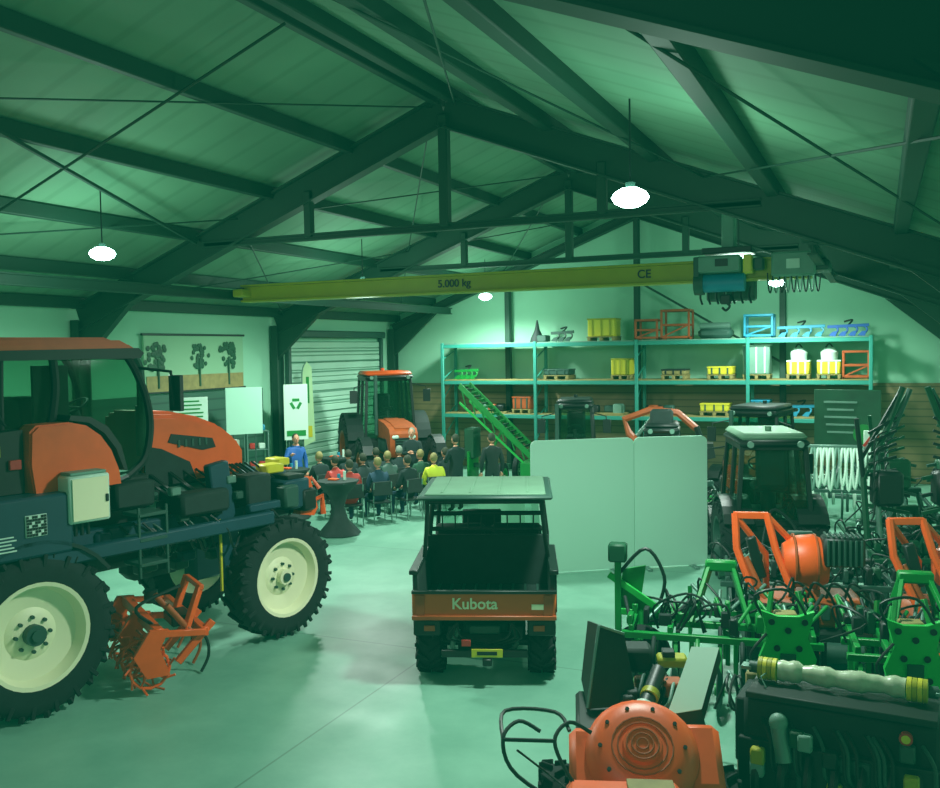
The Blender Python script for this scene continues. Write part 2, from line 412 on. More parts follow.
for y in FR+[-1.5]:
    b=B()
    for s,ex in((-1,LX+.18),(1,RX-.18)):
        b.ibeam((ex,y,0),(ex,y,EZ),.2,.3,'beam')
        b.ibeam((ex,y,rz_(ex)-.05),(RIDX,y,AZ-.05),.24,.5 if y<26 else .25,'beam')
        k=ex-s*1.6
        b.prism([(ex,EZ-.9),(ex,rz_(ex)-.15),(k,rz_(k)-.2)],'y',y-.07,y+.07,'beam')
    if y in(13.5,20.0):
        zt=5.68; xl=RIDX-(AZ-zt)/SL; xr=RIDX+(AZ-zt)/SL
        b.ibeam((xl,y,zt),(xr,y,zt),.12,.12,'beam')
        b.beam((RIDX,y,zt),(RIDX,y,AZ-.1),.16,.16,'beam')
        for x in(RIDX-2.6,RIDX+2.6): b.beam((x,y,zt),(x,y,rz_(x)-.1),.14,.14,'beam')
    if y>26:
        for x in(-10.4,-6.4,-2.4): b.beam((x,y,0),(x,y,rz_(x)-.1),.16,.2,'beam')
        b.beam((-6.4,y-.05,5.6),(-2.4,y-.05,3.2),.06,.06,'beam')
    b.done('roof_frame')
b=B()
for s in(-1,1):
    for k,d in enumerate((.14,1.75,3.38,5.03,6.65,7.95)):
        x=RIDX+s*d; w=.12 if s<0 else .17
        b.beam((x,FY,rz_(x)+.24),(x,BY,rz_(x)+.24),w,.22,'beam')
b.done('roof_purlins')
b=B()
def rod(p,q,r=.014): b.tube([p,q],r,'beam',n=5)
for (ya,yb) in((4.25,13.5),(13.5,20),(20,26.3)):
    for xa,xb in((LX+.4,-10.5),(-10.5,RIDX-.2),(RIDX+.2,-2.3),(-2.3,RX-.4)):
        rod((xa,ya,rz_(xa)+.12),(xb,yb,rz_(xb)+.12))
        if ya>5 or xa>-8: rod((xa,yb,rz_(xa)+.12),(xb,ya,rz_(xb)+.12))
rod((LX,9.2,rz_(LX)+.1),(RIDX,9.2,AZ),.02)
b.beam((-9.2,6.5,rz_(-9.2)+.1),(-11.3,13.3,5.7),.05,.05,'beam')
b.done('roof_bracing_rods')
# crane
b=B(); x=-12.3
b.ibeam((x,FY+1,rz_(x)-.38),(x,BY-.4,rz_(x)-.38),.13,.2,'beam'); b.done('crane_runway_rail')
b=B(); x=-.85
b.ibeam((x,13.5,rz_(x)-.42),(x,20,rz_(x)-.42),.13,.16,'beam'); b.done('crane_runway_rail')
b=B(); yb=15.85
b.box((-6.6,yb,4.94),(11.2,.22,.3),'crane_yellow',bev=.02)
b.box((-6.6,yb,5.1),(11.2,.34,.04),'crane_yellow'); b.box((-6.6,yb,4.78),(11.2,.34,.04),'crane_yellow')
for x,mm_ in((-12.1,'crane_yellow'),(-.85,'dark_grey')):
    b.box((x,yb,4.94),(.26,.8,.16),mm_)
    for q in(-.3,.3): b.cyl((x-.08,yb+q,4.99),(x+.08,yb+q,4.99),.06,'black')
x=-2.3;w=.8
b.box((x,yb,5.26),(w,.6,.1),'black'); b.cyl((x-.35,yb-.35,4.72),(x+.3,yb-.35,4.72),.15,'cyan'); b.cyl((x-.5,yb-.35,4.72),(x-.35,yb-.35,4.72),.19,'dark_grey')
b.box((x-.1,yb-.35,5.02),(.7,.3,.28),'grey'); b.box((x-.05,yb-.505,5.04),(.2,.02,.12),'black'); b.box((x+.36,yb-.4,5.0),(.14,.25,.3),'yellow'); b.box((x+.52,yb-.36,5.0),(.16,.2,.2),'dark_grey')
b.box((x,yb+.3,4.7),(.8,.3,.5),'dark_grey'); b.box((x-.45,yb-.4,4.95),(.1,.2,.4),'dark_grey')
for k in range(7): b.tube([(x-.4+k*.13,yb-.3,4.65),(x-.42+k*.13,yb-.3,4.5),(x-.38+k*.13,yb-.35,4.38)],.018,'black',smooth=True)
b.cyl((x,yb-.35,4.6),(x,yb-.35,4.4),.012,'steel'); b.box((x,yb-.35,4.45),(.18,.15,.16),'black'); b.tube([(x,yb-.35,4.4),(x+.06,yb-.35,4.34),(x,yb-.35,4.27),(x-.06,yb-.35,4.32)],.02,'black',smooth=True)
b.box((-1.25,yb-.35,4.97),(.66,.3,.38),'grey'); b.box((-1.25,yb-.51,4.97),(.2,.02,.15),'white')
for k in range(9):
    x2=-1.65+k*.09; b.tube([(x2,yb-.35,4.85),(x2+.02,yb-.37,4.6),(x2+.05,yb-.35,4.54),(x2+.08,yb-.35,4.8)],.012,'steel' if k%2 else 'black',smooth=True)
b.box((-2.3,yb+.0,5.6),(.22,.22,.6),'grey')
cr=b.done('overhead_crane')
text('5.000 kg',.2,'black',(-7.3,yb-.125,4.94),(90,0,0),'capacity_lettering',cr)
text('CE',.2,'black',(-3.7,yb-.125,4.94),(90,0,0),'mark_lettering',cr)
# lamps
LAMPS=[(-10.5,10.3),(-10.5,17.8),(-10.3,24.3),(-2.3,9.2),(-2.3,17.0),(-2.3,23.6),(-10.5,2.5),(-2.3,1.5)]  # last two are added fill lamps, outside the view
for x,y in LAMPS:
    b=B(); z=5.2; zr=rz_(x)+.2
    b.cyl((x,y,z+.1),(x,y,zr),.01,'black'); b.cyl((x,y,z+.09),(x,y,z+.15),.05,'dark_grey')
    b.lathe([(.0,.1),(.09,.09),(.16,.05),(.19,.0),(.16,-.05),(.09,-.09),(0,-.1)],(x,y,z),'z','lamp_glow')
    ob=b.done('high_bay_lamp')
    E=980 if y>5 else 110
    if y>20: E=950
    l=bpy.data.lights.new('lamp_beam','SPOT'); l.energy=E; l.color=(.86,1,.9); l.shadow_soft_size=.2; l.spot_size=R_(168); l.spot_blend=.5
    lo=bpy.data.objects.new('lamp_beam',l); lo.location=(x,y,z-.2); scene.collection.objects.link(lo); lo.parent=ob
    l=bpy.data.lights.new('lamp_light','POINT'); l.energy=E*.125; l.color=(.7,1,.82); l.shadow_soft_size=.35
    lo=bpy.data.objects.new('lamp_light',l); lo.location=(x,y,z-.5); scene.collection.objects.link(lo); lo.parent=ob
# left wall features
b=B()
for k in range(20): b.box((LX+.06,23.1,.1+k*.2),(.05,4.9,.19),'shutter',bev=.02)
b.box((LX+.1,20.6,2.05),(.14,.12,4.1),'dark_grey'); b.box((LX+.1,25.6,2.05),(.14,.12,4.1),'dark_grey'); b.box((LX+.15,23.1,4.2),(.2,5.2,.2),'dark_grey')
b.done('door_1')
b=B(); b.box((LX+.03,9.0,1.4),(.05,21,2.8),'dark_cladding',bev=.002); b.done('trim_1')
b=B(); b.box((LX+.06,17.0,3.5),(.06,3.4,1.25),'screen_grey',bev=.01)
b.box((LX+.1,17.0,3.05),(.02,3.3,.35),'wood')
for yy,s in((15.7,.7),(17.05,.62),(18.1,.7)):
    b.cyl((LX+.11,yy,2.95),(LX+.11,yy,3.6),.03,'dark_green')
    for k in range(40): b.sph((LX+.11,yy+random.gauss(0,.22)*s,3.62+random.uniform(-.6,.75)*s*.6),(.01,.09*s,.09*s),'dark_green',n=6)
b.box((LX+.08,17,2.86),(.06,3.5,.05),'black');b.box((LX+.08,17,4.14),(.06,3.5,.05),'black')
b.done('wall_mural')
def banner(name,x,y,z0,w,h,rz,m,logo=None):
    b=B(); b.box((0,0,z0+h/2),(w,.03,h),m,bev=.005)
    b.box((0,0,.04),(w,.25,.08),'dark_grey')
    b.cyl((0,.05,.08),(0,.05,z0+h),.012,'steel')
    for s in(-1,1): b.box((s*.3*w,.04,(z0)/2+.04),(.03,.02,z0),'dark_grey')
    if logo=='recycle':
        for k in range(3):
            a=R_(90+120*k); c=Vector((math.cos(a)*.16*w,-.02,z0+h*.65+math.sin(a)*.16*w))
            b.box(c,(.3*w,.01,.12*w),'green',rot=(0,-math.degrees(a)+90,0))
        b.box((0,-.02,z0+h*.12),(w*.8,.01,h*.1),'green')
    if logo=='text':
        for k in range(6): b.box((random.uniform(-.05,.05)*w,-.02,z0+h*(.9-.1*k)),(w*random.uniform(.4,.75),.01,h*.035),'green')
    if logo=='screen':
        for k in range(5): b.box((-.1*w,-.02,z0+h*(.8-.12*k)),(w*random.uniform(.4,.6),.01,h*.03),'grey')
        b.cyl((.25*w,-.02,z0+h*.3),(.25*w,-.03,z0+h*.3),.16*w,'green')
    return b.done(name,(x,y,0),rz)
banner('advertising_banner',-13.8,15.9,1.9,.75,.85,55,'white','text')
banner('projection_screen',-13.6,17.5,1.8,.85,1.1,50,'board_white')
banner('advertising_banner',-13.4,19.3,1.5,.6,1.4,45,'white','recycle')
banner('advertising_banner',-.7,23.6,1.1,1.5,1.5,-10,'dark_green','screen')
b=B(); b.tube([(0,0,0),(0,0,2.5),(.02,0,3.2),(.12,0,3.45)],.02,'steel',smooth=True); b.cyl((0,0,0),(0,0,.05),.3,'black')
b.prism([(0.02,1.2),(.0,3.1),(.05,3.38),(.14,3.45),(.26,3.3),(.32,1.35)],'y',-.008,.008,'flag_fabric'); b.box((.15,-.012,2.7),(.08,.01,.7),'green'); b.box((.15,-.012,1.6),(.2,.01,.3),'yellow')
b.done('beach_flag',(-13.95,20.4,0),25)
b=B()
for k in range(3): b.box((0,0,.9+k*.45),(.5,.35,.02),'steel')
b.box((-.25,0,.9),(.03,.35,1.8),'steel'); b.box((.25,0,.9),(.03,.35,1.8),'steel')
for k in range(3):
    for q in(-1,1): b.box((q*.11,0,.98+.45*k),(.16,.2,.14),random.choice(['cyan','red','yellow','white']))
b.done('display_shelf',(-13.9,18.35,0),45)

# ------------------------------------------------------------ pallet rack
RY=25.35
b=B(); xs=[-12.2+3.0*i for i in range(5)]
for x in xs:
    for y in(RY,RY+.95):
        b.box((x,y,1.95),(.09,.08,3.9),'rack_teal',bev=.01); b.box((x,y,.01),(.16,.16,.02),'dark_grey')
    for k in range(6): b.beam((x,RY,.4+k*.6),(x,RY+.95,.4+(k+(1 if k%2 else .6))*.6 if k<5 else 3.7),.03,.03,'rack_teal')
for z in(1.75,2.75,3.85):
    for i in range(4):
        for y in(RY,RY+.95): b.box((xs[i]+1.5,y,z-.05),(2.95,.05,.11),'rack_teal',bev=.01)
        b.box((xs[i]+1.5,RY+.475,z+.02),(2.9,.95,.03),'wood' if z<3 else 'grey')
b.done('pallet_rack')
def pallet_box(name,x,z,w,h,m,lid=None,d=.7):
    b=B()
    for k in(-1,0,1): b.box((k*w*.42,0,.05),(w*.12,d,.1),'wood')
    b.box((0,0,.11),(w,d,.025),'wood')
    b.box((0,0,.12+h/2),(w*.95,d*.92,h),m,bev=.03)
    for k in range(3): b.box((-w*.3+k*w*.3,-d*.47,.12+h/2),(.04,.02,h*.9),lid or 'dark_grey')
    b.box((0,0,.12+h),(w*.98,d*.95,.04),lid or m)
    return b.done(name,(x,RY+.45,z+.037))
pallet_box('yellow_crate',-7.24,3.85,.85,.5,'yellow','crane_yellow')
pallet_box('yellow_crate',-6.7,2.75,.55,.45,'yellow','crane_yellow')
pallet_box('wire_crate',-3.0,2.75,.72,.78,'grey','white')
for x in(-1.95,-1.2): pallet_box('pallet_of_goods',x,2.75,.6,.35,'yellow','white')
for x,m in((-1.95,'white'),(-1.2,'white')):
    b=B(); b.lathe([(0,.0),(.2,.0),(.22,.2),(.12,.32),(0,.34)],(0,0,0),'z',m,n=14); b.tube([(-.15,0,.2),(0,0,.42),(.15,0,.2)],.02,'black',smooth=True); b.done('drum_of_goods',(x,RY+.4,3.28))
pallet_box('low_crate',-3.95,2.75,.7,.2,'yellow'); pallet_box('low_crate',-5.2,2.75,.7,.14,'wood','black')
pallet_box('low_crate',-8.6,2.75,.8,.16,'dark_grey'); pallet_box('low_crate',-4.1,1.75,.8,.2,'yellow'); pallet_box('low_crate',-2.9,1.75,.5,.3,'cyan'); pallet_box('low_crate',-9.7,1.75,.6,.35,'dark_orange')
def frame_stand(x,z,w,h,m):
    b=B()
    for sx in(-1,1):
        for sy in(-1,1): b.box((sx*w/2,sy*.3,h/2),(.06,.06,h),m)
        b.box((sx*w/2,0,h),(.06,.66,.06),m); b.box((sx*w/2,0,.03),(.06,.66,.06),m)
    for sy in(-1,1):
        for zz in(.06,h*.5,h): b.box((0,sy*.3,zz),(w,.05,.06),m)
    b.beam((-w/2,-.3,.06),(w/2,-.3,h*.5),.04,.04,m)
    b.done('steel_frame_stand',(x,RY+.45,z+.037))
frame_stand(-5.95,3.85,.6,.55,'dark_orange'); frame_stand(-5.15,3.85,.75,.8,'dark_orange'); frame_stand(-.55,2.75,.6,.7,'dark_orange')
frame_stand(-2.95,3.85,.7,.6,'cyan')
def plough(x,z,m,L=1.3,yy=RY+.45,n=4):
    b=B(); b.beam((-L/2,0,.25),(L/2,0,.28),.07,.08,m)
    for k in range(n):
        xx=-L/2+.15+k*(L-.3)/(n-1)
        b.tube([(xx,0,.27),(xx+.1,-.02,.2),(xx+.08,-.05,.1),(xx-.04,-.1,.02)],.025,m,smooth=True)
        b.prism([(xx-.12,.02),(xx+.05,0.0),(xx+.1,.14),(xx-.02,.12)],'y',-.14,-.1,m)
    b.tube([(0,0,.28),(.1,.1,.42),(-.1,.15,.38)],.025,'black',smooth=True)
    return b.done('plough_body',(x,yy,z+.037))
plough(-1.9,3.85,'cyan',1.2); plough(-.75,3.85,'blue',1.0); plough(-11.6,2.75,'green',.8); plough(-1.9,1.75,'cyan',1.2); plough(-8.5,3.85,'dark_grey',.7,n=3)
b=B(); b.lathe([(.02,.65),(.08,.35),(.2,.1),(.22,0),(0,0)],(0,0,0),'z','soft_black',n=16); b.box((.2,0,.1),(.3,.4,.2),'dark_grey'); b.done('spreader_cone',(-9.3,RY+.5,3.887))
b=B(); b.box((0,0,.15),(.9,.6,.3),'dark_grey',bev=.1); b.cyl((-.4,-.2,.35),(.4,-.2,.35),.09,'steel'); b.done('hydraulic_unit',(-4.1,RY+.5,3.887))
for x,z,w in((-10.7,1.75,1.0),(-7.2,1.75,1.2),(-5.6,1.75,.9),(-.7,1.75,.7)):
    b=B()
    for k in range(6):
        b.box((random.uniform(-.35,.35)*w,random.uniform(-.2,.2),.15),(.28,.25,random.uniform(.15,.3)),random.choice(['black','dark_grey','dark_orange','grey','yellow','green']))
    b.box((0,0,.02),(w,.6,.04),'wood'); b.done('spare_parts_pile',(x,RY+.45,z+.037))

# ------------------------------------------------------------ elevated tractor (left)
HZ=-14
b=B()
for s in(-1,1):
    wheel(b,(s*.95,0,.86),.86,.46,.54,s,lugs=20,hub='dark_grey' if s>0 else 'cream')
    wheel(b,(s*.95,3.3,.78),.78,.42,.5,s,lugs=20)
for s in(-1,1):
    b.box((s*.62,1.6,1.62),(.16,4.6,.26),'navy')
    b.box((s*.62,3.25,1.15),(.3,.42,1.2),'navy'); b.box((s*.66,3.25,.78),(.2,.3,.3),'black')
    b.box((s*.6,0,1.2),(.3,.5,1.0),'navy')
    fender(b,s*.72,s*1.2,(0,.86),.98,35,160,'soft_black')
    b.box((s*.78,2.6,1.6),(.14,.3,1.5),'navy',rot=(8,0,0))
b.box((1.02,-.55,1.98),(.36,1.9,.62),'navy',bev=.03); b.box((-1.0,-.55,1.98),(.36,1.9,.62),'navy',bev=.03)
b.box((1.06,-.3,1.6),(.1,2.9,.07),'grey'); b.box((.98,-.3,1.6),(.3,2.8,.05),'black')
b.box((1.205,.0,2.0),(.02,.22,.22),'white')
for i in range(7):
    for j in range(7):
        if (i*j+i+j*3)%3!=1 or (i in(0,1) and j in(0,1)): b.box((1.218,.0-.09+.03*i,2.0-.09+.03*j),(.006,.026,.026),'black',bev=0.001)
for k in range(5): b.box((1.202,-.4,1.78+k*.035),(.006,.4-.05*(k%3),.014),'white',bev=0.001)
b.box((1.1,1.6,1.6),(.14,3.0,.16),'navy'); b.box((0,3.2,1.5),(1.5,.25,.3),'navy'); b.box((0,1.0,1.6),(1.5,.2,.25),'navy'); b.box((0,2.1,1.6),(1.5,.2,.25),'navy'); b.box((0,0,1.6),(1.5,.3,.3),'navy')
b.box((1.06,3.0,1.75),(.1,.5,.1),'navy'); b.box((.85,2.2,1.9),(.3,.7,.28),'soft_black',bev=.04); b.box((.85,3.0,1.95),(.3,.4,.4),'soft_black')
b.box((1.12,.57,2.2),(.24,.46,.5),'white',bev=.02); b.box((1.25,.57,2.2),(.01,.4,.44),'cream'); b.box((1.26,.75,2.19),(.02,.03,.08),'black')
for k in range(4): b.cyl((1.1,.4+.07*k,1.95),(1.1,.4+.07*k,1.8),.02,'black')
b.box((1.12,.57,2.47),(.2,.4,.03),'grey')
b.box((0,1.0,1.95),(.7,2.6,.7),'black',bev=.05); b.box((0,2.6,1.9),(.6,1.4,.5),'black',bev=.05)
b.box((-.3,1.7,1.3),(.5,1.6,.5),'soft_black',bev=.1); b.box((-.4,2.3,1.15),(.4,.8,.7),'soft_black',bev=.1)
b.cyl((.38,2.0,1.95),(.38,2.7,1.95),.11,'dark_grey'); b.cyl((.4,2.8,2.0),(.4,3.1,2.0),.08,'grey')
b.box((.5,1.35,2.1),(.3,.6,.4),'black'); b.box((0,.3,2.25),(1.5,1.9,.1),'black')
b.box((.7,1.35,2.1),(.3,.5,.3),'soft_black')
for k in range(3): b.box((1.0,1.35,1.35+.28*k),(.35,.35,.04),'dark_grey')
b.box((1.15,1.18,1.6),(.03,.03,.8),'dark_grey'); b.box((1.15,1.53,1.6),(.03,.03,.8),'dark_grey')
for s in(-1,1):
    pts=[(.1,2.28),(.06,2.6),(.08,2.93),(.15,2.99),(.5,3.0),(.7,2.95),(.86,2.83),(.98,2.66),(1.06,2.45),(1.08,2.3)]
    b.prism(pts,'x',s*.72,s*.98,'orange'); b.prism([(y*.97+.02,z-.02) for y,z in pts],'x',s*.98,s*1.01,'orange')
    b.prism([(.5,3.02),(.72,2.98),(.9,2.85),(1.03,2.67),(1.12,2.42),(1.16,2.42),(1.09,2.7),(.94,2.92),(.74,3.04),(.52,3.07)],'x',s*.7,s*1.0,'black')
    b.prism([(-.8,2.3),(-.8,2.9),(.05,2.95),(.05,2.3)],'x',s*.6,s*.9,'black')
    b.box((s*.92,-.3,2.75),(.04,.2,.12),'yellow'); b.box((s*.92,-.05,2.6),(.04,.12,.1),'red')
    b.tube([(s*.9,-.7,2.9),(s*.95,-.4,3.3),(s*.85,-.1,3.0)],.015,'black',smooth=True)
curved_cab(b,.8)
b.box((.62,.5,3.1),(.04,.4,1.0),'black')
b.box((0,.5,3.0),(.5,.3,.5),'black')
for k,(hw,dz) in enumerate(((.44,-.07),(.36,-.02),(.24,.02))):
    prof=[(1.75,2.12),(1.75,3.0+dz),(2.2,2.97+dz),(2.6,2.88+dz),(2.9,2.76+dz),(3.08,2.62+dz),(3.17,2.42),(3.17,2.2),(3.1,2.12)]
    b.prism(prof,'x',-hw,hw,'orange')
for s in(-1,1):
    b.prism([(1.72,2.1),(1.72,2.6),(1.95,2.55),(2.35,2.35),(2.45,2.1)],'x',s*.44,s*.46,'soft_black')
    b.prism([(2.05,2.62),(2.1,2.72),(2.7,2.62),(2.75,2.5),(2.55,2.48)],'x',s*.44,s*.455,'black')
    for k in range(5): b.box((s*.458,2.2+.1*k,2.59),(.012,.03,.09),'dark_grey')
    b.box((s*.27,3.17,2.5),(.2,.05,.1),'white')
b.box((0,3.18,2.3),(.6,.05,.28),'black')
b.cyl((.48,1.68,2.5),(.48,1.68,3.1),.07,'dark_grey'); b.tube([(.48,1.68,3.1),(.48,1.68,3.5),(.5,1.6,3.68)],.05,'dark_grey',smooth=True)
b.tube([(.65,1.55,3.55),(1.0,1.75,3.5),(1.05,1.75,3.1)],.02,'black'); b.box((1.05,1.78,3.25),(.22,.06,.42),'black')
# front carrier
b.box((0,3.6,1.85),(1.2,.4,.5),'navy',bev=.03); b.box((.75,3.7,1.8),(.35,.45,.4),'navy'); b.box((.75,3.7,2.03),(.3,.3,.06),'black')
b.box((.2,3.9,1.7),(1.5,.25,.3),'black'); b.box((.6,3.5,2.15),(.25,.3,.12),'yellow'); b.box((.4,3.8,2.2),(.3,.2,.1),'yellow')
b.prism([(3.8,1.5),(3.85,1.95),(3.98,2.0),(4.05,1.8),(4.12,1.55),(4.05,1.45)],'x',.65,.85,'orange')
b.tube([(.75,4.0,1.6),(.85,4.2,1.7),(.85,4.22,1.45)],.04,'orange'); b.tube([(.6,4.0,1.8),(.7,4.15,1.95),(.8,4.2,1.8)],.03,'orange')
b.box((.95,3.5,1.8),(.2,.25,.3),'dark_grey')
for k in range(18):
    y=random.uniform(-.2,3.3); x=random.uniform(.5,1.05)
    b.tube([(x,y,1.75),(x+.12,y+.15,1.5+random.random()*.2),(x,y+.35,1.3),(x-.1,y+.6,1.7)],.016,random.choice(['black','black','soft_black','dark_grey']),smooth=True)
for k in range(22):
    y=random.uniform(1.5,3.4); b.tube([(.45,y,2.25),(.65,y+.1,2.1),(.6,y+.3,1.95),(.5,y+.4,1.75)],.015,'black',smooth=True)
for k in range(20):
    b.box((random.uniform(-.3,.6),random.uniform(1.0,3.0),random.uniform(1.0,1.5)),(.15,.2,.12),random.choice(['black','dark_grey','navy','soft_black']))
for k in range(14):
    b.box((random.uniform(.5,.9),random.uniform(1.6,3.3),random.uniform(1.75,2.15)),(.1,.14,.1),random.choice(['black','dark_grey','dark_grey','soft_black','steel']))
b.tube([(.1,3.3,.8),(.9,3.3,.78)],.1,'black'); b.tube([(-.9,0,.86),(.9,0,.86)],.12,'black')
b.box((.9,2.45,1.2),(.03,.03,.9),'yellow')
b.done('elevated_tractor',(-8.92,6.9,0),HZ)
# rotary cultivator
b=B()
b.beam((-.85,0,.66),(.85,0,.66),.1,.12,'orange'); b.beam((-.85,.5,.6),(.85,.5,.6),.08,.1,'orange')
for x in(-.85,0,.85):
    b.prism([(-.15,.2),(-.28,.45),(-.1,.72),(.1,.7),(.0,.5),(.1,.2)],'x',x-.03,x+.03,'orange')
    b.beam((x,0,.66),(x,.5,.6),.05,.07,'orange')
for x in(.25,.8):
    b.beam((x,.3,.65),(x-.1,.5,1.1),.07,.07,'orange')
    b.beam((x,.6,.7),(x,.2,.3),.06,.08,'orange'); b.cyl((x,.1,.95),(x,.4,.55),.035,'dark_orange')
b.beam((.15,.5,1.08),(.75,.5,1.08),.05,.06,'orange')
b.cyl((-.85,-.1,.28),(.85,-.1,.28),.04,'dark_orange')
for j in range(8):
    x=-.8+j*.23
    for k in range(9):
        a=2*math.pi*(k/9)+j*.3; a2=a+.35
        b.tube([(x,-.1+.05*math.cos(a),.28+.05*math.sin(a)),(x,-.1+.2*math.cos(a),.28+.2*math.sin(a)),(x+.05,-.1+.27*math.cos(a2),.28+.27*math.sin(a2))],.014,'orange' if k%2 else 'dark_orange',n=5)
    if j%2==1: b.tube([(x,-.1+.21*math.cos(a*.5236),.28+.21*math.sin(a*.5236)) for a in range(13)],.018,'orange',n=6)
for j in range(4):
    x=-.6+j*.35; b.tube([(x,.5,.55),(x,.62,.4),(x,.64,.2),(x,.55,.02)],.018,'soft_black' if j%2 else 'dark_orange',smooth=True)
b.tube([(.6,.0,.7),(.7,-.2,.95),(.6,.3,1.1)],.02,'black',smooth=True)
b.box((.5,.3,.72),(.4,.25,.12),'black'); b.cyl((-.4,.2,.7),(-.4,.2,.85),.08,'black')
b.done('rotary_cultivator',(-7.85,8.1,0),-34)

# ------------------------------------------------------------ utility vehicle
b=B()
for s in(-1,1):
    wheel(b,(s*.63,.42,.36),.36,.29,.19,s,rim='black',hub='dark_grey',lugs=14)
    wheel(b,(s*.64,2.45,.36),.36,.27,.19,s,rim='black',hub='dark_grey',lugs=14)
b.T=Matrix.Translation((0,0,.09))
for s in(-1,1):
    fender(b,s*.5,s*.8,(2.45,.3),.46,10,170,'black')
    b.box((s*.62,1.55,.42),(.3,.95,.18),'black',bev=.03)
b.box((0,1.4,.42),(.9,2.4,.2),'black'); b.cyl((-.6,.42,.27),(.6,.42,.27),.06,'black')
b.box((0,.35,.4),(.5,.35,.3),'dark_grey'); b.cyl((-.3,.12,.36),(.3,.12,.36),.1,'soft_black'); b.box((0,.1,.5),(.35,.1,.1),'dark_grey')
b.tube([(-.3,.1,.5),(-.35,.02,.3),(-.1,.05,.2),(.1,.05,.23)],.03,'steel',smooth=True); b.tube([(.3,.15,.55),(.35,.0,.35),(.2,.05,.22)],.03,'dark_grey',smooth=True)
b.box((0,-.05,.27),(.95,.06,.08),'black'); b.box((.03,-.1,.2),(.1,.14,.08),'black')
b.box((.03,-.14,.3),(.34,.012,.09),'yellow'); b.box((.03,-.148,.3),(.22,.006,.04),'black'); b.box((-.2,-.1,.4),(.1,.02,.07),'red')
for s in(-1,1):
    b.box((s*.63,-.03,.56),(.3,.1,.18),'black'); b.box((s*.6,-.09,.56),(.12,.02,.06),'dark_orange')
    for k in range(3): b.tube([(s*.3,.0,.6),(s*(.25+.08*k),-.05,.45),(s*.1*k,.02,.35)],.012,'black',smooth=True)
b.box((0,.6,.68),(1.5,1.3,.06),'soft_black')
b.box((0,-.06,.82),(1.58,.07,.3),'tailgate_orange',bev=.02); b.box((0,-.1,.68),(1.58,.05,.05),'dark_orange'); b.box((0,-.1,.965),(1.58,.06,.035),'black')
for s in(-1,1):
    b.box((s*.75,.6,.92),(.06,1.3,.5),'soft_black'); b.box((s*.77,.6,1.17),(.1,1.34,.05),'black')
    for k in range(4): b.box((s*.79,.15+.3*k,.9),(.03,.05,.45),'black')
    b.box((s*.7,-.105,.82),(.1,.012,.22),'dark_orange')
b.box((0,1.24,1.0),(1.5,.06,.66),'soft_black')
for k in range(9): b.box((-.6+k*.15,.6,.715),(.03,1.2,.015),'dark_grey')
for s in(-1,1): b.tube([(s*.35,.2,.73),(s*.35,.25,.82),(s*.3,.4,.82),(s*.3,.45,.73)],.015,'steel')
b.box((.6,-.105,.8),(.16,.01,.06),'cream')
b.box((0,1.55,.7),(1.45,.55,.3),'black'); b.box((-.35,1.55,.92),(.62,.5,.12),'soft_black',bev=.04); b.box((.35,1.55,.92),(.62,.5,.12),'soft_black',bev=.04)
b.box((-.35,1.34,1.2),(.62,.1,.5),'soft_black',bev=.04); b.box((.35,1.34,1.2),(.62,.1,.5),'soft_black',bev=.04)
for s in(-1,1):
    b.tube([(s*.72,1.28,.6),(s*.72,1.25,1.35),(s*.66,1.2,1.88)],.03,'black'); b.tube([(s*.72,2.2,.8),(s*.72,2.15,1.1),(s*.64,1.95,1.88)],.03,'black')
    b.tube([(s*.66,1.2,1.86),(s*.64,1.95,1.86)],.03,'black')
    b.tube([(s*.66,.48,1.86),(s*.68,.48,1.5),(s*.72,.6,1.2)],.025,'black'); b.tube([(s*.66,.45,1.86),(s*.66,1.2,1.86)],.03,'black')
b.tube([(-.66,1.2,1.6),(.66,1.2,1.6)],.028,'black'); b.tube([(-.7,1.24,1.4),(.7,1.24,1.4)],.028,'black'); b.tube([(-.66,.48,1.86),(.66,.48,1.86)],.025,'black'); b.tube([(-.66,1.95,1.86),(.66,1.95,1.86)],.03,'black')
for k in range(8): b.tube([(-.56+k*.16,1.22,1.4),(-.56+k*.16,1.2,1.6)],.01,'black',n=5)
b.box((0,1.2,1.91),(1.56,1.6,.05),'dark_grey',bev=.025); b.box((0,1.2,1.94),(1.4,1.45,.03),'roof_grey',bev=.015)
for k in range(4): b.box((-.5+.33*k,1.2,1.955),(.03,1.3,.015),'roof_grey')
b.prism([(2.0,.45),(2.0,1.02),(2.35,1.0),(2.85,.85),(2.95,.6),(2.9,.42)],'x',-.66,.66,'orange')
b.box((0,2.15,1.05),(1.3,.3,.12),'black'); b.box((0,2.97,.55),(1.3,.08,.25),'black')
b.cyl((-.35,2.05,1.05),(-.35,1.9,1.15),.02,'black'); b.tube([(-.35+.16*math.cos(a*math.pi/6),1.9+.05*math.sin(a*math.pi/6),1.15+.15*math.sin(a*math.pi/6)) for a in range(13)],.014,'black',n=5)
b.box((-.1,1.75,1.3),(.5,.1,.5),'soft_black'); b.quad([(-.66,2.13,1.08),(.66,2.13,1.08),(.62,1.96,1.85),(-.62,1.96,1.85)],'glass')
uv=b.done('utility_vehicle',(-3.97,9.2,0),20.5)
text('Kubota',.17,'cream',(-.1,-.1,.92),(90,0,0),'tailgate_lettering',uv)

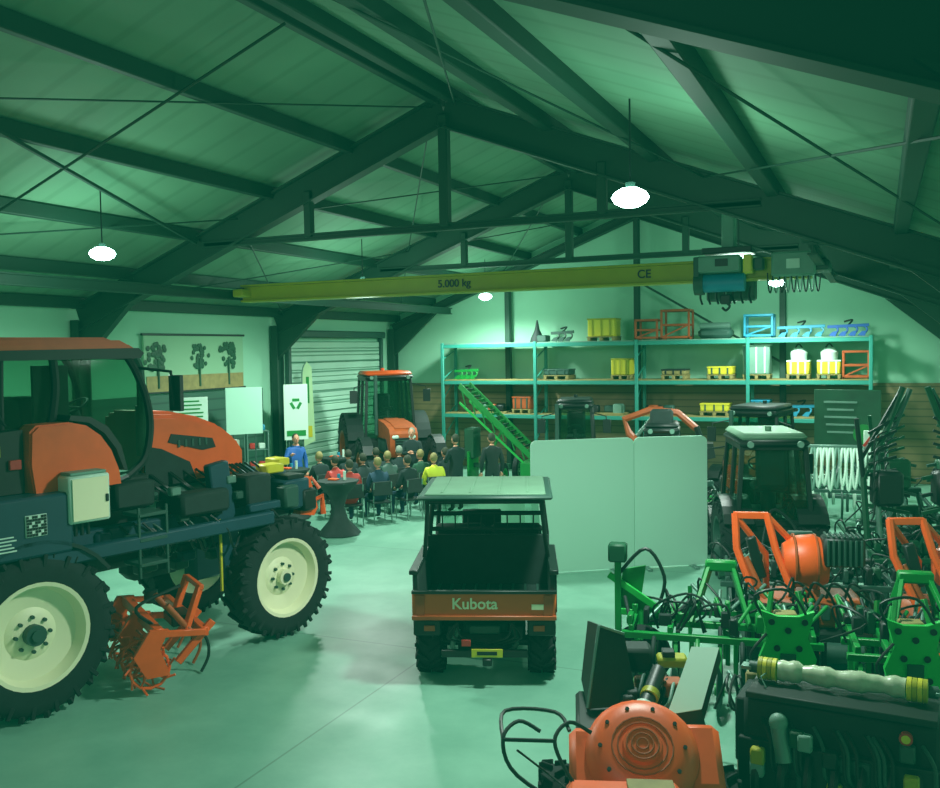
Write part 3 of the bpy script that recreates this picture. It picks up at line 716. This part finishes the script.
# ------------------------------------------------------------ partition board
b=B()
def rpoly(w,h,r,z0=.03):
    pts=[]
    for cx,cz,a0 in((w-r,h-r,0),(r,h-r,90)):
        for k in range(7):
            a=R_(a0+15*k); pts.append((cx+r*math.cos(a),cz+r*math.sin(a)))
    return pts+[(0,z0),(w,z0)]
b.prism(rpoly(1.75,2.2,.1),'y',-.025,.025,'board_white')
T=b.T; b.T=Matrix.Translation((1.76,0,0))@Matrix.Rotation(R_(-4),4,'Z'); b.prism(rpoly(1.25,2.2,.1),'y',-.025,.025,'board_white')
for x in(.2,1.0): b.box((x,.0,.02),(.08,.5,.04),'steel')
b.T=T
for x in(.3,1.4): b.box((x,.0,.02),(.08,.5,.04),'steel')
b.done('partition_board',(-5.18,14.0,0),34)
b=B(); b.box((0,0,.55),(.9,.04,1.0),'white')
for s in(-1,1): b.box((s*.35,0,.04),(.06,.5,.06),'steel'); b.box((s*.35,.04,.3),(.04,.03,.5),'steel')
b.done('small_partition_board',(-6.6,16.2,0),24)

# ------------------------------------------------------------ tractors in background
tractor('farm_tractor',(-12.75,22.6,0),180+40,W=2.35,R=.95,rf=.72,wb=2.3,H=3.15,body='dark_orange',fend='soft_black',rim='dark_orange',cw=.68)
tractor('compact_tractor',(-1.6,15.1,0),18,W=1.6,R=.62,rf=.4,wb=1.7,H=2.35,body='black',roof='roof_grey',rim='dark_grey')
tractor('compact_tractor',(-2.5,22.9,0),170,W=1.7,R=.6,rf=.45,wb=1.5,H=2.3,body='dark_orange',fend='black',roof='black',rim='dark_grey')
tractor('compact_tractor',(-7.3,23.2,0),195,W=1.5,R=.5,rf=.4,wb=1.3,H=2.4,body='black',roof='black',rim='dark_grey')

b=B(); b.box((0,0,.45),(1.2,1.6,.3),'black',bev=.1)
for s in(-1,1): b.box((s*.5,0,.25),(.28,1.9,.5),'tire',bev=.2)
b.box((0,-.2,1.0),(1.1,1.1,.7),'orange',bev=.1); cab(b,.4,-.5,.4,1.2,1.9,roof='black',mirror=False)
b.tube([(.0,.5,1.0),(-.75,.7,1.8),(-.85,.7,2.1),(-.3,.7,2.3),(.3,.7,2.25),(.7,.7,1.9)],.08,'dark_orange'); b.tube([(.7,.65,1.95),(.85,.65,1.5)],.07,'black'); b.cyl((-.6,.75,1.7),(-.2,.75,2.2),.04,'steel')
b.prism([(.7,1.2),(1.1,1.3),(1.05,1.6),(.8,1.6)],'y',.45,.85,'black')
b.done('mini_excavator',(-4.2,19.4,0),10)

b=B(); b.T=Matrix.Scale(.7,4,(1,0,0))
for s in(-1,1):
    b.beam((-1.5,s*.4,2.75),(1.5,s*.4,.75),.06,.16,'green'); b.beam((-1.5,s*.4,2.3),(1.2,s*.4,.6),.05,.06,'bright_green')
    for k in range(8): b.beam((-1.4+k*.38,s*.4,2.62-k*.25),(-1.25+k*.38,s*.4,2.2-k*.23),.04,.04,'green')
    wheel(b,(.3,s*.7,.4),.4,.2,.22,1,rim='green',lugs=0)
for k in range(22): b.beam((-1.45+k*.14,-.4,2.72-k*.093),(-1.45+k*.14,.4,2.72-k*.093),.03,.05,'dark_green' if k%2 else 'green')
b.box((-1.2,0,1.2),(.4,.6,.8),'dark_green'); b.box((-1.2,0,.5),(.1,.8,1.0),'green'); b.box((1.2,0,.5),(.7,.9,.5),'green'); b.beam((-1.2,.3,.1),(0,.3,1.7),.07,.07,'green')
b.box((-.5,0,.6),(1.6,.1,.12),'dark_green')
for s in(-1,1): b.box((-1.2,s*.35,.25),(.1,.1,.5),'green'); b.box((1.2,s*.35,.15),(.1,.1,.3),'green')
b.done('harvest_elevator',(-9.15,22.6,0),5)

def implement(name,loc,rz,L=2.4,D=1.2,H=1.2,main='green',acc='black',n=8,seed=1,tall=False,discs=True,bw=.07):
    rnd=random.Random(seed); b=B()
    for y in(-D/2,0,D/2): b.beam((-L/2,y,H*.55),(L/2,y,H*.55),bw,bw,main)
    for x in(-L/2+.1,-L/4,L/4,L/2-.1): b.beam((x,-D/2,H*.6),(x,D/2,H*.6),bw*.8,bw,main)
    for s in(-1,1):
        b.beam((s*.3,D/2,H*.5),(s*.12,D/2-.1,H),.05,.08,main); b.beam((s*.3,-D*.2,H*.6),(s*.12,D/2-.1,H),.04,.06,main)
        b.prism([(D/2-.1,H*.3),(D/2+.15,H*.35),(D/2+.12,H*.75),(D/2-.1,H*.8)],'x',s*.32,s*.36,main)
    b.box((0,D/2-.1,H),(.34,.12,.12),main); b.cyl((-.45,D/2+.1,H*.4),(.45,D/2+.1,H*.4),.03,'steel')
    for k in range(n):
        x=-L/2+.12+k*(L-.24)/(n-1)
        b.tube([(x,(-D/2 if k%2 else 0),H*.55),(x,(-D/2 if k%2 else 0)-.18,H*.45),(x,(-D/2 if k%2 else 0)-.1,H*.2),(x,(-D/2 if k%2 else 0)+.1,.03)],.025,acc if k%3 else main,smooth=True)
        if discs:
            c=(x,-D/2-.25,.26); b.lathe([(.0,.02),(.12,.03),(.26,-.02),(.26,-.03),(.0,.0)],c,'x','dark_grey',n=18); b.cyl((x-.05,-D/2-.25,.26),(x+.05,-D/2-.25,.26),.06,main)
            b.beam((x,-D/2-.25,.26),(x,-D/2,H*.5),.04,.05,main)
    for k in range(int(n*2.6)):
        x=rnd.uniform(-L/2,L/2); y=rnd.uniform(-D/2,D/2)
        b.tube([(x,y,H*.6),(x+rnd.uniform(-.2,.2),y,H*.6+rnd.uniform(.15,.38)),(x+rnd.uniform(-.3,.3),y+rnd.uniform(-.3,.3),H*.6+rnd.uniform(.1,.3)),(x+rnd.uniform(-.3,.3),y+.2,H*.55)],.013,'black',smooth=True)
    for k in range(n*3):
        x=rnd.uniform(-L/2,L/2); y=rnd.uniform(-D/2,D/2)
        b.box((x,y,H*.6+.08),(rnd.uniform(.05,.14),rnd.uniform(.06,.18),rnd.uniform(.08,.24)),rnd.choice([main,acc,acc,'dark_grey','soft_black','black','dark_green']))
        b.cyl((x,y,H*.62),(x+rnd.uniform(-.3,.3),y+.3,H*.62+.2),.02,rnd.choice([acc,'steel',main]))
        b.box((x+.1,y,H*.35),(.05,.12,H*.3),rnd.choice([main,acc,acc]))
    if tall:
        for s in(-1,1):
            b.tube([(s*L*.4,0,H*.6),(s*L*.42,.1,H*1.4),(s*L*.25,.1,H*1.9),(s*L*.1,.1,H*2.45)],.045,main); b.tube([(s*L*.42,.1,H*1.4),(s*L*.5,0,H*2.1)],.035,acc)
            b.cyl((s*L*.3,0,H*.7),(s*L*.33,.1,H*1.7),.04,'steel')
            b.beam((s*L*.1,.1,H*2.45),(s*L*.45,.1,H*1.6),.05,.05,acc); b.box((s*L*.25,.0,H*1.3),(.4,.3,.5),acc,bev=.05)
            for k in range(6): b.tube([(s*L*.25,0,H*(1.2+.15*k)),(s*(L*.25+.2),-.15,H*(1.15+.15*k)),(s*(L*.25+.25),-.2,H*(1.0+.15*k))],.014,'black',smooth=True)
            for k in range(5): b.beam((s*L*.15,.1,H*(1.5+.15*k)),(s*L*.4,.0,H*(1.45+.12*k)),.03,.04,acc)
            for k in range(4): b.beam((s*L*.05,.05,H*(.8+.2*k)),(s*L*.4,.05,H*(.9+.2*k)),.04,.05,main if k%2 else acc)
    for s in(-1,1): b.box((s*L*.4,D/2,H*.28),(.06,.06,H*.56),main); b.box((s*L*.4,D/2,.01),(.16,.16,.02),acc)
    return b.done(name,loc,rz)
implement('row_cultivator',(-1.55,10.0,0),8,L=2.0,D=1.0,H=1.25,main='green',acc='soft_black',n=9,seed=3)
implement('row_cultivator',(.4,9.95,0),8,L=1.5,D=1.0,H=1.3,main='green',acc='black',n=6,seed=5)
implement('disc_harrow',(-.4,8.3,0),10,L=1.5,D=.3,H=.8,main='soft_black',acc='dark_grey',n=7,seed=8)
implement('weeding_harrow',(-.9,12.8,0),12,L=2.2,D=.9,H=1.1,main='dark_grey',acc='black',n=9,seed=9)
implement('hay_tedder',(.5,14.5,0),20,L=1.7,D=1.0,H=1.25,main='dark_green',acc='black',n=7,seed=11,tall=True)
implement('hay_tedder',(.65,16.6,0),20,L=1.7,D=1.2,H=1.2,main='dark_grey',acc='dark_green',n=7,seed=12,tall=True)
implement('folding_harrow',(-3.0,17.9,0),20,L=1.3,D=.9,H=1.0,main='dark_grey',acc='green',n=7,seed=14)
implement('folding_harrow',(-.6,20.8,0),5,L=2.2,D=1.0,H=1.2,main='dark_grey',acc='white',n=8,seed=15,discs=False)
for x,y in((-.78,9.0),(.3,9.1)):
    b=B(); b.prism([(-.2,.5),(-.26,.75),(-.18,.95),(-.24,1.2),(-.1,1.15),(.1,1.15),(.24,1.2),(.18,.95),(.26,.75),(.2,.5)],'y',-.03,.03,'bright_green')
    for px,pz in((-.12,.65),(.12,.65),(-.1,.85),(.1,.85),(0,1.02),(-.15,1.1),(.15,1.1)): b.cyl((px,-.035,pz),(px,-.045,pz),.03,'black')
    b.box((0,-.04,.74),(.14,.03,.12),'dark_green'); b.box((0,.12,.9),(.3,.2,.15),'green'); b.box((0,.1,1.12),(.2,.16,.08),'wood')
    for s in(-1,1): b.beam((s*.2,0,0.02),(s*.2,0,.55),.06,.06,'green'); b.box((s*.2,0,.01),(.16,.3,.02),'green'); b.beam((s*.2,0,.9),(s*.12,.15,1.35),.04,.05,'green')
    b.tube([(-.2,.05,1.1),(-.3,-.05,1.35),(0,-.05,1.4),(.2,.0,1.1)],.014,'black',smooth=True); b.tube([(-.25,.0,.6),(-.35,-.1,.8),(-.2,-.08,1.0)],.014,'black',smooth=True)
    b.done('mounting_headstock',(x,y,0),15)
b=B(); b.box((0,0,1.45),(.2,.18,.2),'dark_green',bev=.02); b.beam((0,0,0.02),(0,0,1.4),.07,.07,'green'); b.box((0,0,.01),(.4,.4,.02),'black')
b.tube([(0,0,1.2),(.3,0,1.5),(.5,0,1.2),(.45,0,.9)],.02,'black',smooth=True); b.beam((-.1,0,1.2),(.5,0,.8),.05,.07,'bright_green'); b.beam((0,0,.8),(.5,.1,.75),.07,.07,'bright_green')
b.prism([(0,.75),(.05,1.25),(.3,1.3),(.25,.95),(.45,.8)],'y',.04,.08,'green')
b.lathe([(.28,.05),(.33,0),(.28,-.05),(.15,0),(0,0)],(.25,-.1,.36),'y','tire'); b.tube([(.25,-.1,.36),(.25,0,.8)],.03,'green')
b.done('depth_wheel_unit',(-2.62,9.8,0),10)

def mower(name,loc,rz,rad=True):
    b=B()
    for s in(-1,1):
        b.tube([(s*.22-.05,-.5,.2),(s*.22-.45,-.1,1.3),(s*.18-.5,0,1.7)],.045,'orange'); b.tube([(s*.18-.5,0,1.68),(s*.22-.1,.1,1.2),(s*.3,.2,.7)],.04,'orange')
        b.cyl((s*.22-.35,-.1,1.2),(s*.3,-.3,.6),.04,'dark_orange')
    b.beam((-.7,0,1.68),(-.3,0,1.68),.06,.08,'orange'); b.box((-.45,-.1,1.2),(.12,.1,.5),'black',rot=(0,-15,0))
    b.lathe([(.0,-.25),(.2,-.24),(.3,-.1),(.32,.1),(.25,.25),(0,.28)],(.1,0,1.15),'x','orange',n=22)
    for k in(-.12,.12): b.lathe([(.29,-.01),(.325,-.01),(.325,.01),(.29,.01)],(.1+k,0,1.15),'x','dark_orange',n=22)
    b.box((.1,.0,.6),(1.3,.7,.35),'dark_orange',bev=.08); b.box((.1,0,.3),(1.4,.8,.3),'black',bev=.05)
    b.cyl((-.6,-.4,.2),(.8,-.4,.2),.12,'dark_grey')
    if rad:
        b.box((.5,-.15,1.32),(.45,.3,.34),'black')
        for k in range(7): b.box((.32+k*.06,-.31,1.32),(.025,.02,.3),'dark_grey')
        for k in range(7): b.box((.32+k*.06,-.15,1.5),(.025,.28,.02),'dark_grey')
    for k in range(5): b.tube([(-.3+.2*k,-.3,.8),(-.25+.2*k,-.42,1.0),(-.1+.2*k,-.4,.9),(.0+.2*k,-.3,.7)],.016,'black',smooth=True)
    for k in range(6): b.box((-.4+.17*k,-.38,.65),(.1,.08,.16),['black','dark_grey','soft_black'][k%3])
    b.sph((.1,0,.05),(.5,.3,.05),'black')
    return b.done(name,loc,rz)
mower('flail_mower',(-.9,11.35,0),12); mower('flail_mower',(.75,11.6,0),20)
b=B()
for s in(-1,1): b.box((s*.65,0,.85),(.06,.06,1.7),'steel'); b.box((s*.65,0,.02),(.08,.5,.04),'steel')
b.box((0,0,1.7),(1.36,.06,.06),'steel')
for k in range(11): 
    x=-.55+k*.11; b.tube([(x,0,1.68),(x-.05,-.1,1.3),(x,-.12,.85+.05*(k%3)),(x+.06,-.1,1.3),(x+.04,0,1.68)],.03,'white' if k%4 else 'grey',smooth=True)
b.done('hose_display_stand',(-.65,19.2,0),5)
b=B(); b.box((0,0,1.95),(.32,.03,.32),'white')
for k in range(2): b.box((-.07+.14*k,-.02,1.95),(.05,.01,.32),'red',rot=(0,35,0))
b.box((0,.02,.9),(.04,.04,1.8),'steel'); b.box((0,0,.02),(.3,.3,.04),'black'); b.done('warning_board',(-.1,18.2,0),8)

# ------------------------------------------------------------ wood chipper
b=B()
T=b.T
b.T=Matrix.Translation((.0,-.08,.86))@Matrix.Rotation(R_(40),4,'X')
b.lathe([(0,.15),(.13,.15),(.14,.12),(.25,.12),(.33,.09),(.39,.03),(.41,-.1),(.41,-.3),(0,-.3)][::-1],(0,0,0),'z','orange',n=30)
for r in(.04,.075,.11): b.tube([(r*math.cos(a*math.pi/10),r*math.sin(a*math.pi/10),.155) for a in range(21)],.006,'dark_orange',n=5)
for r in(.17,.21): b.tube([(r*math.cos(a*math.pi/10),r*math.sin(a*math.pi/10),.123) for a in range(21)],.006,'dark_orange',n=5)
for k in range(10):
    a=k*math.pi/5; b.cyl((.29*math.cos(a),.29*math.sin(a),.09),(.29*math.cos(a),.29*math.sin(a),.12),.015,'black',n=6)
b.box((.38,.0,-.12),(.35,.5,.25),'orange',bev=.05); b.box((-.33,-.05,-.12),(.35,.5,.25),'orange',bev=.05)
b.T=T
b.box((-.15,-.6,.8),(.75,.4,.1),'orange',rot=(-8,0,0),bev=.04); b.box((.02,-.55,.86),(.3,.2,.02),'wood',rot=(-8,0,0)); b.box((-.1,-.6,.42),(.9,.45,.65),'black',bev=.05)
b.plate([(-.36,.55,.92),(.03,.65,.92),(-.06,.85,1.42),(-.26,.8,1.5)],'soft_black'); b.beam((-.36,.54,.93),(-.26,.79,1.5),.02,.02,'steel'); b.beam((-.26,.79,1.5),(-.06,.84,1.42),.02,.02,'steel')
b.plate([(-.36,.55,.92),(-.26,.8,1.5),(-.34,1.25,1.4),(-.4,1.1,.95)],'black')
b.plate([(.22,.35,.97),(.48,.4,1.0),(.68,.85,1.32),(.46,.8,1.34)],'white',.02)
b.plate([(.48,.4,1.0),(.5,.43,.9),(.7,.87,1.22),(.68,.85,1.32)],'black',.02); b.plate([(.22,.35,.97),(.27,.37,.75),(.53,.42,.8),(.48,.4,.99)],'black',.02)
b.box((-.05,.6,.8),(.8,.8,.2),'black'); b.box((0,.55,.45),(.9,1.1,.5),'soft_black',bev=.05)
b.cyl((.03,.3,.98),(.2,.75,1.16),.06,'black'); b.cyl((.02,.27,.97),(.06,.38,1.02),.075,'white'); b.cyl((.1,.47,1.05),(.12,.52,1.07),.072,'crane_yellow')
b.box((.33,1.0,1.16),(.24,.18,.08),'crane_yellow',bev=.02); b.box((.3,1.0,1.22),(.1,.12,.05),'black'); b.box((.0,1.1,1.15),(.35,.25,.2),'soft_black'); b.box((.3,.75,1.03),(.16,.18,.12),'dark_orange')
for s in(-1,1): wheel(b,(s*.62,.3,.3),.3,.2,.17,s,rim='dark_grey',lugs=12)
for k in range(14):
    x=random.uniform(-.1,.35);y=random.uniform(.55,1.1); b.tube([(x,y,.9),(x+.06,y-.1,1.0),(x+.12,y+.1,1.08),(x+.15,y+.2,.9)],.014,random.choice(['black','black','dark_grey','grey']),smooth=True)
for k in range(14):
    b.box((random.uniform(-.4,.5),random.uniform(.5,1.1),random.uniform(.9,1.0)),(.1,.12,.1),random.choice(['black','soft_black','dark_orange','dark_grey']))
for s in(0,1):
    x=-.5-.35*s
    b.tube([(-.3-.1*s,-.5,.6),(x,-.45,.85),(x-.1,-.35,1.05),(x+.0,-.2,1.12),(x+.15,-.2,1.05)],.014,'soft_black',smooth=True)
b.tube([(-.6,-.35,1.05),(-.95,-.35,1.05)],.014,'soft_black'); b.tube([(-.95,-.35,1.05),(-.95,-.1,1.15),(-.6,-.1,1.15),(-.5,-.25,1.08)],.014,'black',smooth=True); b.tube([(-.4,-.5,.7),(-.65,-.2,.75),(-.85,-.4,1.0)],.008,'black',smooth=True)
b.box((-.1,-.2,.15),(.5,.7,.3),'black')
b.done('wood_chipper',(-1.53,6.3,0),18)
b=B()
b.box((0,0,.8),(1.35,.55,.5),'soft_black',bev=.04); b.box((0,-.05,1.07),(1.3,.5,.05),'black'); b.box((0,-.3,.5),(1.4,.06,.5),'black')
for k in range(7):
    x=-.55+k*.18; b.tube([(x,-.3,.7),(x,-.45,.5),(x,-.35,.2)],.035,'black',smooth=True); b.lathe([(0,.02),(.2,.0),(0,-.02)],(x,-.35,.22),'x','dark_grey',n=16)
b.cyl((-.4,-.35,.9),(-.35,-.4,.65),.06,'steel'); b.sph((-.4,-.35,.92),.07,'grey')
b.cyl((.45,-.3,.95),(.45,-.34,.95),.045,'red'); b.cyl((.45,-.34,.95),(.45,-.345,.95),.03,'yellow')
b.box((.1,-.32,.6),(.25,.05,.25),'dark_grey'); b.box((-.7,.05,.75),(.1,.5,.5),'soft_black'); b.box((-.72,.1,.4),(.1,.3,.8),'dark_orange'); b.box((-.72,.3,.9),(.1,.12,.3),'wood')
for s in(-1,1): b.box((s*.55,.1,.3),(.08,.4,.6),'black')
for k in range(14):
    x=random.uniform(-.6,.6); b.tube([(x,-.28,.9),(x+.08,-.38,.8),(x+.1,-.4,.6),(x+.2,-.3,.5)],.014,random.choice(['black','dark_grey']),smooth=True)
for k in range(14): b.box((random.uniform(-.6,.6),random.uniform(-.42,-.3),random.uniform(.4,.85)),(.1,.08,.12),random.choice(['dark_green','dark_grey','black','crane_yellow','soft_black','grey']))
b.done('seed_drill',(-.24,7.3,0),-5)
b=B()
pts=[];rs=[]
for k in range(25):
    t=k/24; pts.append((-.45+.9*t,.01*math.sin(9*t),.0)); rs.append(.07+.006*math.sin(k*2.1)+.008*math.sin(k*.9)+(.012 if k in(3,4,14) else 0))
b.tube(pts,rs,'plastic_wrap',n=14)
for s in(-1,1):
    for k in range(4): b.lathe([(.05,.02),(.085,.015),(.085,-.015),(.05,-.02)][::-1],(s*(.47+.035*k),0,0),'x','yellow' if k%2==0 else 'crane_yellow',n=18)
    b.cyl((s*.58,0,0),(s*.66,0,0),.045,'dark_grey'); b.box((s*.68,0,0),(.08,.1,.03),'steel')
b.tube([(-.5,-.03,.0),(-.55,-.15,-.02),(-.5,-.2,-.08)],.006,'steel')
b.done('drive_shaft',(-.26,7.32,1.185),-4)
b=B(); b.box((0,0,.7),(.5,.4,.6),'black',bev=.08); b.box((0,0,.25),(.55,.5,.3),'soft_black'); b.cyl((0,0,1.0),(0,0,1.08),.12,'dark_grey')
for k in range(6): b.tube([(-.2+k*.08,-.2,.9),(-.2+k*.08,-.32,.7),(-.1+k*.08,-.25,.4)],.016,'black' if k%2 else 'cyan',smooth=True)
b.box((0,0,.05),(.5,.45,.1),'black'); b.done('sprayer_tank',(.98,8.0,0),0)

# ------------------------------------------------------------ tables / chairs / people
def bar_table(loc,items=True):
    b=B(); b.lathe([(.0,1.1),(.44,1.1),(.44,1.06),(.42,1.04),(.2,.8),(.12,.55),(.2,.3),(.46,0.02),(.0,0.0)][::-1],(0,0,0),'z','soft_black',n=8)
    if items:
        b.cyl((.1,.1,1.1),(.1,.1,1.28),.03,'white'); b.box((-.1,0,1.12),(.2,.14,.03),'orange'); b.cyl((-.1,.2,1.1),(-.1,.2,1.2),.035,'cyan')
    b.done('bar_table',loc)
bar_table((-10.0,15.8,0)); bar_table((-12.2,19.3,0)); bar_table((-12.0,17.0,0))
def chair(loc,rz):
    b=B(); b.box((0,0,.44),(.44,.42,.04),'soft_black',bev=.015); b.box((0,-.22,.75),(.44,.03,.3),'soft_black',rot=(-8,0,0),bev=.01)
    for s in(-1,1):
        b.tube([(s*.2,.19,.0),(s*.2,.17,.43)],.014,'steel'); b.tube([(s*.2,-.24,.0),(s*.2,-.19,.44),(s*.2,-.24,.88)],.014,'steel')
    b.done('stacking_chair',loc,rz)
def person(loc,rz,pose='sit',shirt='cloth_dark',pants='jeans',hair='hair',arm=0,lean=0):
    if pose=='sit':
        pz=.55
        J={'pel':(0,-.03,pz),'sp':(0,-.05+lean*.3,pz+.2),'ch':(0,-.04+lean*.7,pz+.4),'nb':(0,-.02+lean,pz+.54),'nt':(0,.0+lean,pz+.62),
           'sl':(-.17,-.03+lean,pz+.47),'sr':(.17,-.03+lean,pz+.47),'el':(-.24,.04+lean,pz+.2),'er':(.24,.04+lean,pz+.2),'wl':(-.12,.28,pz+.12),'wr':(.13,.27,pz+.13),
           'hl':(-.09,0,pz-.01),'hr':(.09,0,pz-.01),'kl':(-.12,.42,pz-.02),'kr':(.13,.42,pz-.02),'al':(-.12,.44,.1),'ar':(.14,.4,.1),'tl':(-.13,.58,.05),'tr':(.16,.54,.05)}
    else:
        J={'pel':(0,0,.95),'sp':(0,0,1.12),'ch':(0,0,1.3),'nb':(0,0,1.46),'nt':(0,.01,1.55),
           'sl':(-.18,-.01,1.39),'sr':(.18,-.01,1.39),'el':(-.25,-.03,1.12),'er':(.25,-.03,1.12),'wl':(-.24,.06,.87),'wr':(.24,.06,.87),
           'hl':(-.09,0,.9),'hr':(.09,0,.9),'kl':(-.11,.02,.5),'kr':(.11,.03,.5),'al':(-.12,-.02,.1),'ar':(.12,-.02,.1),'tl':(-.14,.13,.05),'tr':(.14,.13,.05)}
        if arm: J['er']=(.27,.1,1.16); J['wr']=(.2,.33,1.3)
        if arm==2: J['el']=(-.24,.08,1.15); J['wl']=(-.05,.24,1.2); J['er']=(.24,.08,1.15); J['wr']=(.05,.24,1.18)
    rad={'pel':.15,'sp':.15,'ch':.17,'nb':.08,'nt':.055,'sl':.085,'sr':.085,'el':.055,'er':.055,'wl':.034,'wr':.034,'hl':.1,'hr':.1,'kl':.068,'kr':.068,'al':.05,'ar':.05,'tl':.042,'tr':.042}
    E=[('pel','sp',shirt),('sp','ch',shirt),('ch','nb',shirt),('nb','nt','skin'),('ch','sl',shirt),('sl','el',shirt),('el','wl',shirt),('ch','sr',shirt),('sr','er',shirt),('er','wr',shirt),
       ('pel','hl',pants),('hl','kl',pants),('kl','al',pants),('al','tl','black'),('pel','hr',pants),('hr','kr',pants),('kr','ar',pants),('ar','tr','black')]
    keys=list(J); me=bpy.data.meshes.new('tmp'); me.from_pydata([J[k] for k in keys],[(keys.index(a),keys.index(c)) for a,c,_ in E],[])
    ob=bpy.data.objects.new('tmp',me); scene.collection.objects.link(ob)
    sk=ob.modifiers.new('skin','SKIN'); sub=ob.modifiers.new('sub','SUBSURF'); sub.levels=1
    for i,k in enumerate(keys):
        q=me.skin_vertices[0].data[i]; q.radius=(rad[k],rad[k]*(.72 if k in('ch','sp','pel') else 1)); q.use_root=(k=='pel')
    dg=bpy.context.evaluated_depsgraph_get(); ev=ob.evaluated_get(dg); m2=ev.to_mesh()
    vs=[v.co.copy() for v in m2.vertices]; fs=[list(p.vertices) for p in m2.polygons]; cs=[p.center.copy() for p in m2.polygons]
    ev.to_mesh_clear(); bpy.data.objects.remove(ob)
    b=B(); b.v+=vs
    for f,c in zip(fs,cs):
        best=None
        for a,d,mm in E:
            A=Vector(J[a]);D=Vector(J[d]);t=max(0,min(1,(c-A).dot(D-A)/(D-A).length_squared)); dd=(c-(A+(D-A)*t)).length-(rad[a]*(1-t)+rad[d]*t)
            if best is None or dd<best[0]: best=(dd,mm)
        b.f.append(f); b.m.append(b.mi(best[1]))
    nt=Vector(J['nt']); h=nt+Vector((0,.015,.11))
    b.sph(h,(.076,.095,.118),'skin',n=16); b.sph(h+Vector((0,.03,-.06)),(.055,.06,.055),'skin',n=12)
    b.cyl(h+Vector((0,.085,.02)),h+Vector((0,.108,-.018)),.008,'skin',r2=.016,n=6)
    for s in(-1,1):
        b.sph(h+Vector((s*.03,.085,.012)),(.011,.008,.008),'black',n=8); b.sph(h+Vector((s*.078,-.0,-.005)),(.012,.02,.032),'skin',n=8)
    b.box(h+Vector((0,.09,-.05)),(.045,.01,.008),'red')
    b.sph(h+Vector((0,-.022,.025)),(.085,.093,.108),hair,n=16)
    for w,e,s in(('wl','el',-1),('wr','er',1)):
        Wp=Vector(J[w]); d=(Wp-Vector(J[e])).normalized(); side=d.cross(Vector((0,0,1)))
        if side.length<.2: side=Vector((0,1,0))
        side.normalize()
        b.tube([Wp,Wp+d*.04,Wp+d*.09],[.024,.036,.034],'skin',n=8)
        dn=side.cross(d).normalized(); dn=-dn if dn.z>0 else dn
        for i,L in enumerate((.06,.075,.07,.055)):
            o=Wp+d*.085+side*((i-1.5)*.018); b.tube([o,o+d*L*.5+dn*.006,o+d*L*.85+dn*.03],[.009,.0085,.007],'skin',n=6)
        o=Wp+d*.03+side*s*.028; b.tube([o,o+d*.03+side*s*.02,o+d*.06+side*s*.02+dn*.01],[.011,.01,.008],'skin',n=6)
    b.done('person',loc,rz)
cx,cy=-10.2,18.4
cols=['cloth_dark','cloth_green','dark_grey','cloth_dark','jeans','cloth_green','cloth_dark','cloth_dark','cloth_dark']
for i in(-1,0,1):
    for j in(-2,-1,0,1,2):
        if (i,j) in((-1,2),(1,2)): continue
        x=cx+.8*.95*i+.6*.68*j+random.uniform(-.08,.08); y=cy-.6*.95*i+.8*.68*j
        a=53+random.uniform(-14,14)
        sh={(1,-2):'red',(0,-2):'red',(1,1):'hivis'}.get((i,j),cols[(i*5+j*3+20)%9])
        chair((x,y,0),a); person((x,y,0),a,'sit',shirt=sh,pants=random.choice(['jeans','cloth_dark']),hair=random.choice(['hair','hair','hair_grey','wood']),lean=random.uniform(0,.08))
person((-8.8,18.9,0),60,'stand','cloth_dark','cloth_dark','hair',arm=2)
person((-8.1,19.35,0),40,'stand','soft_black','cloth_dark','hair')
person((-12.6,18.1,0),230,'stand','blue','jeans','hair',arm=1)
person((-10.6,20.2,0),200,'stand','cloth_dark','jeans','hair_grey',arm=2)

# ------------------------------------------------------------ world + camera
w=bpy.data.worlds.new('world'); scene.world=w; w.use_nodes=True
bg=w.node_tree.nodes['Background']; bg.inputs[0].default_value=(.28,.6,.42,1); bg.inputs[1].default_value=.28
cam=bpy.data.cameras.new('camera'); co=bpy.data.objects.new('camera',cam); scene.collection.objects.link(co)
cam.sensor_width=36; cam.lens=920/940*36; cam.clip_end=200
co.location=(0,0,3.7)
co.rotation_euler=(Matrix.Rotation(R_(24.02),3,'Z')@Matrix.Rotation(R_(90-2.77),3,'X')@Matrix.Rotation(R_(-.93),3,'Z')).to_euler()
scene.camera=co
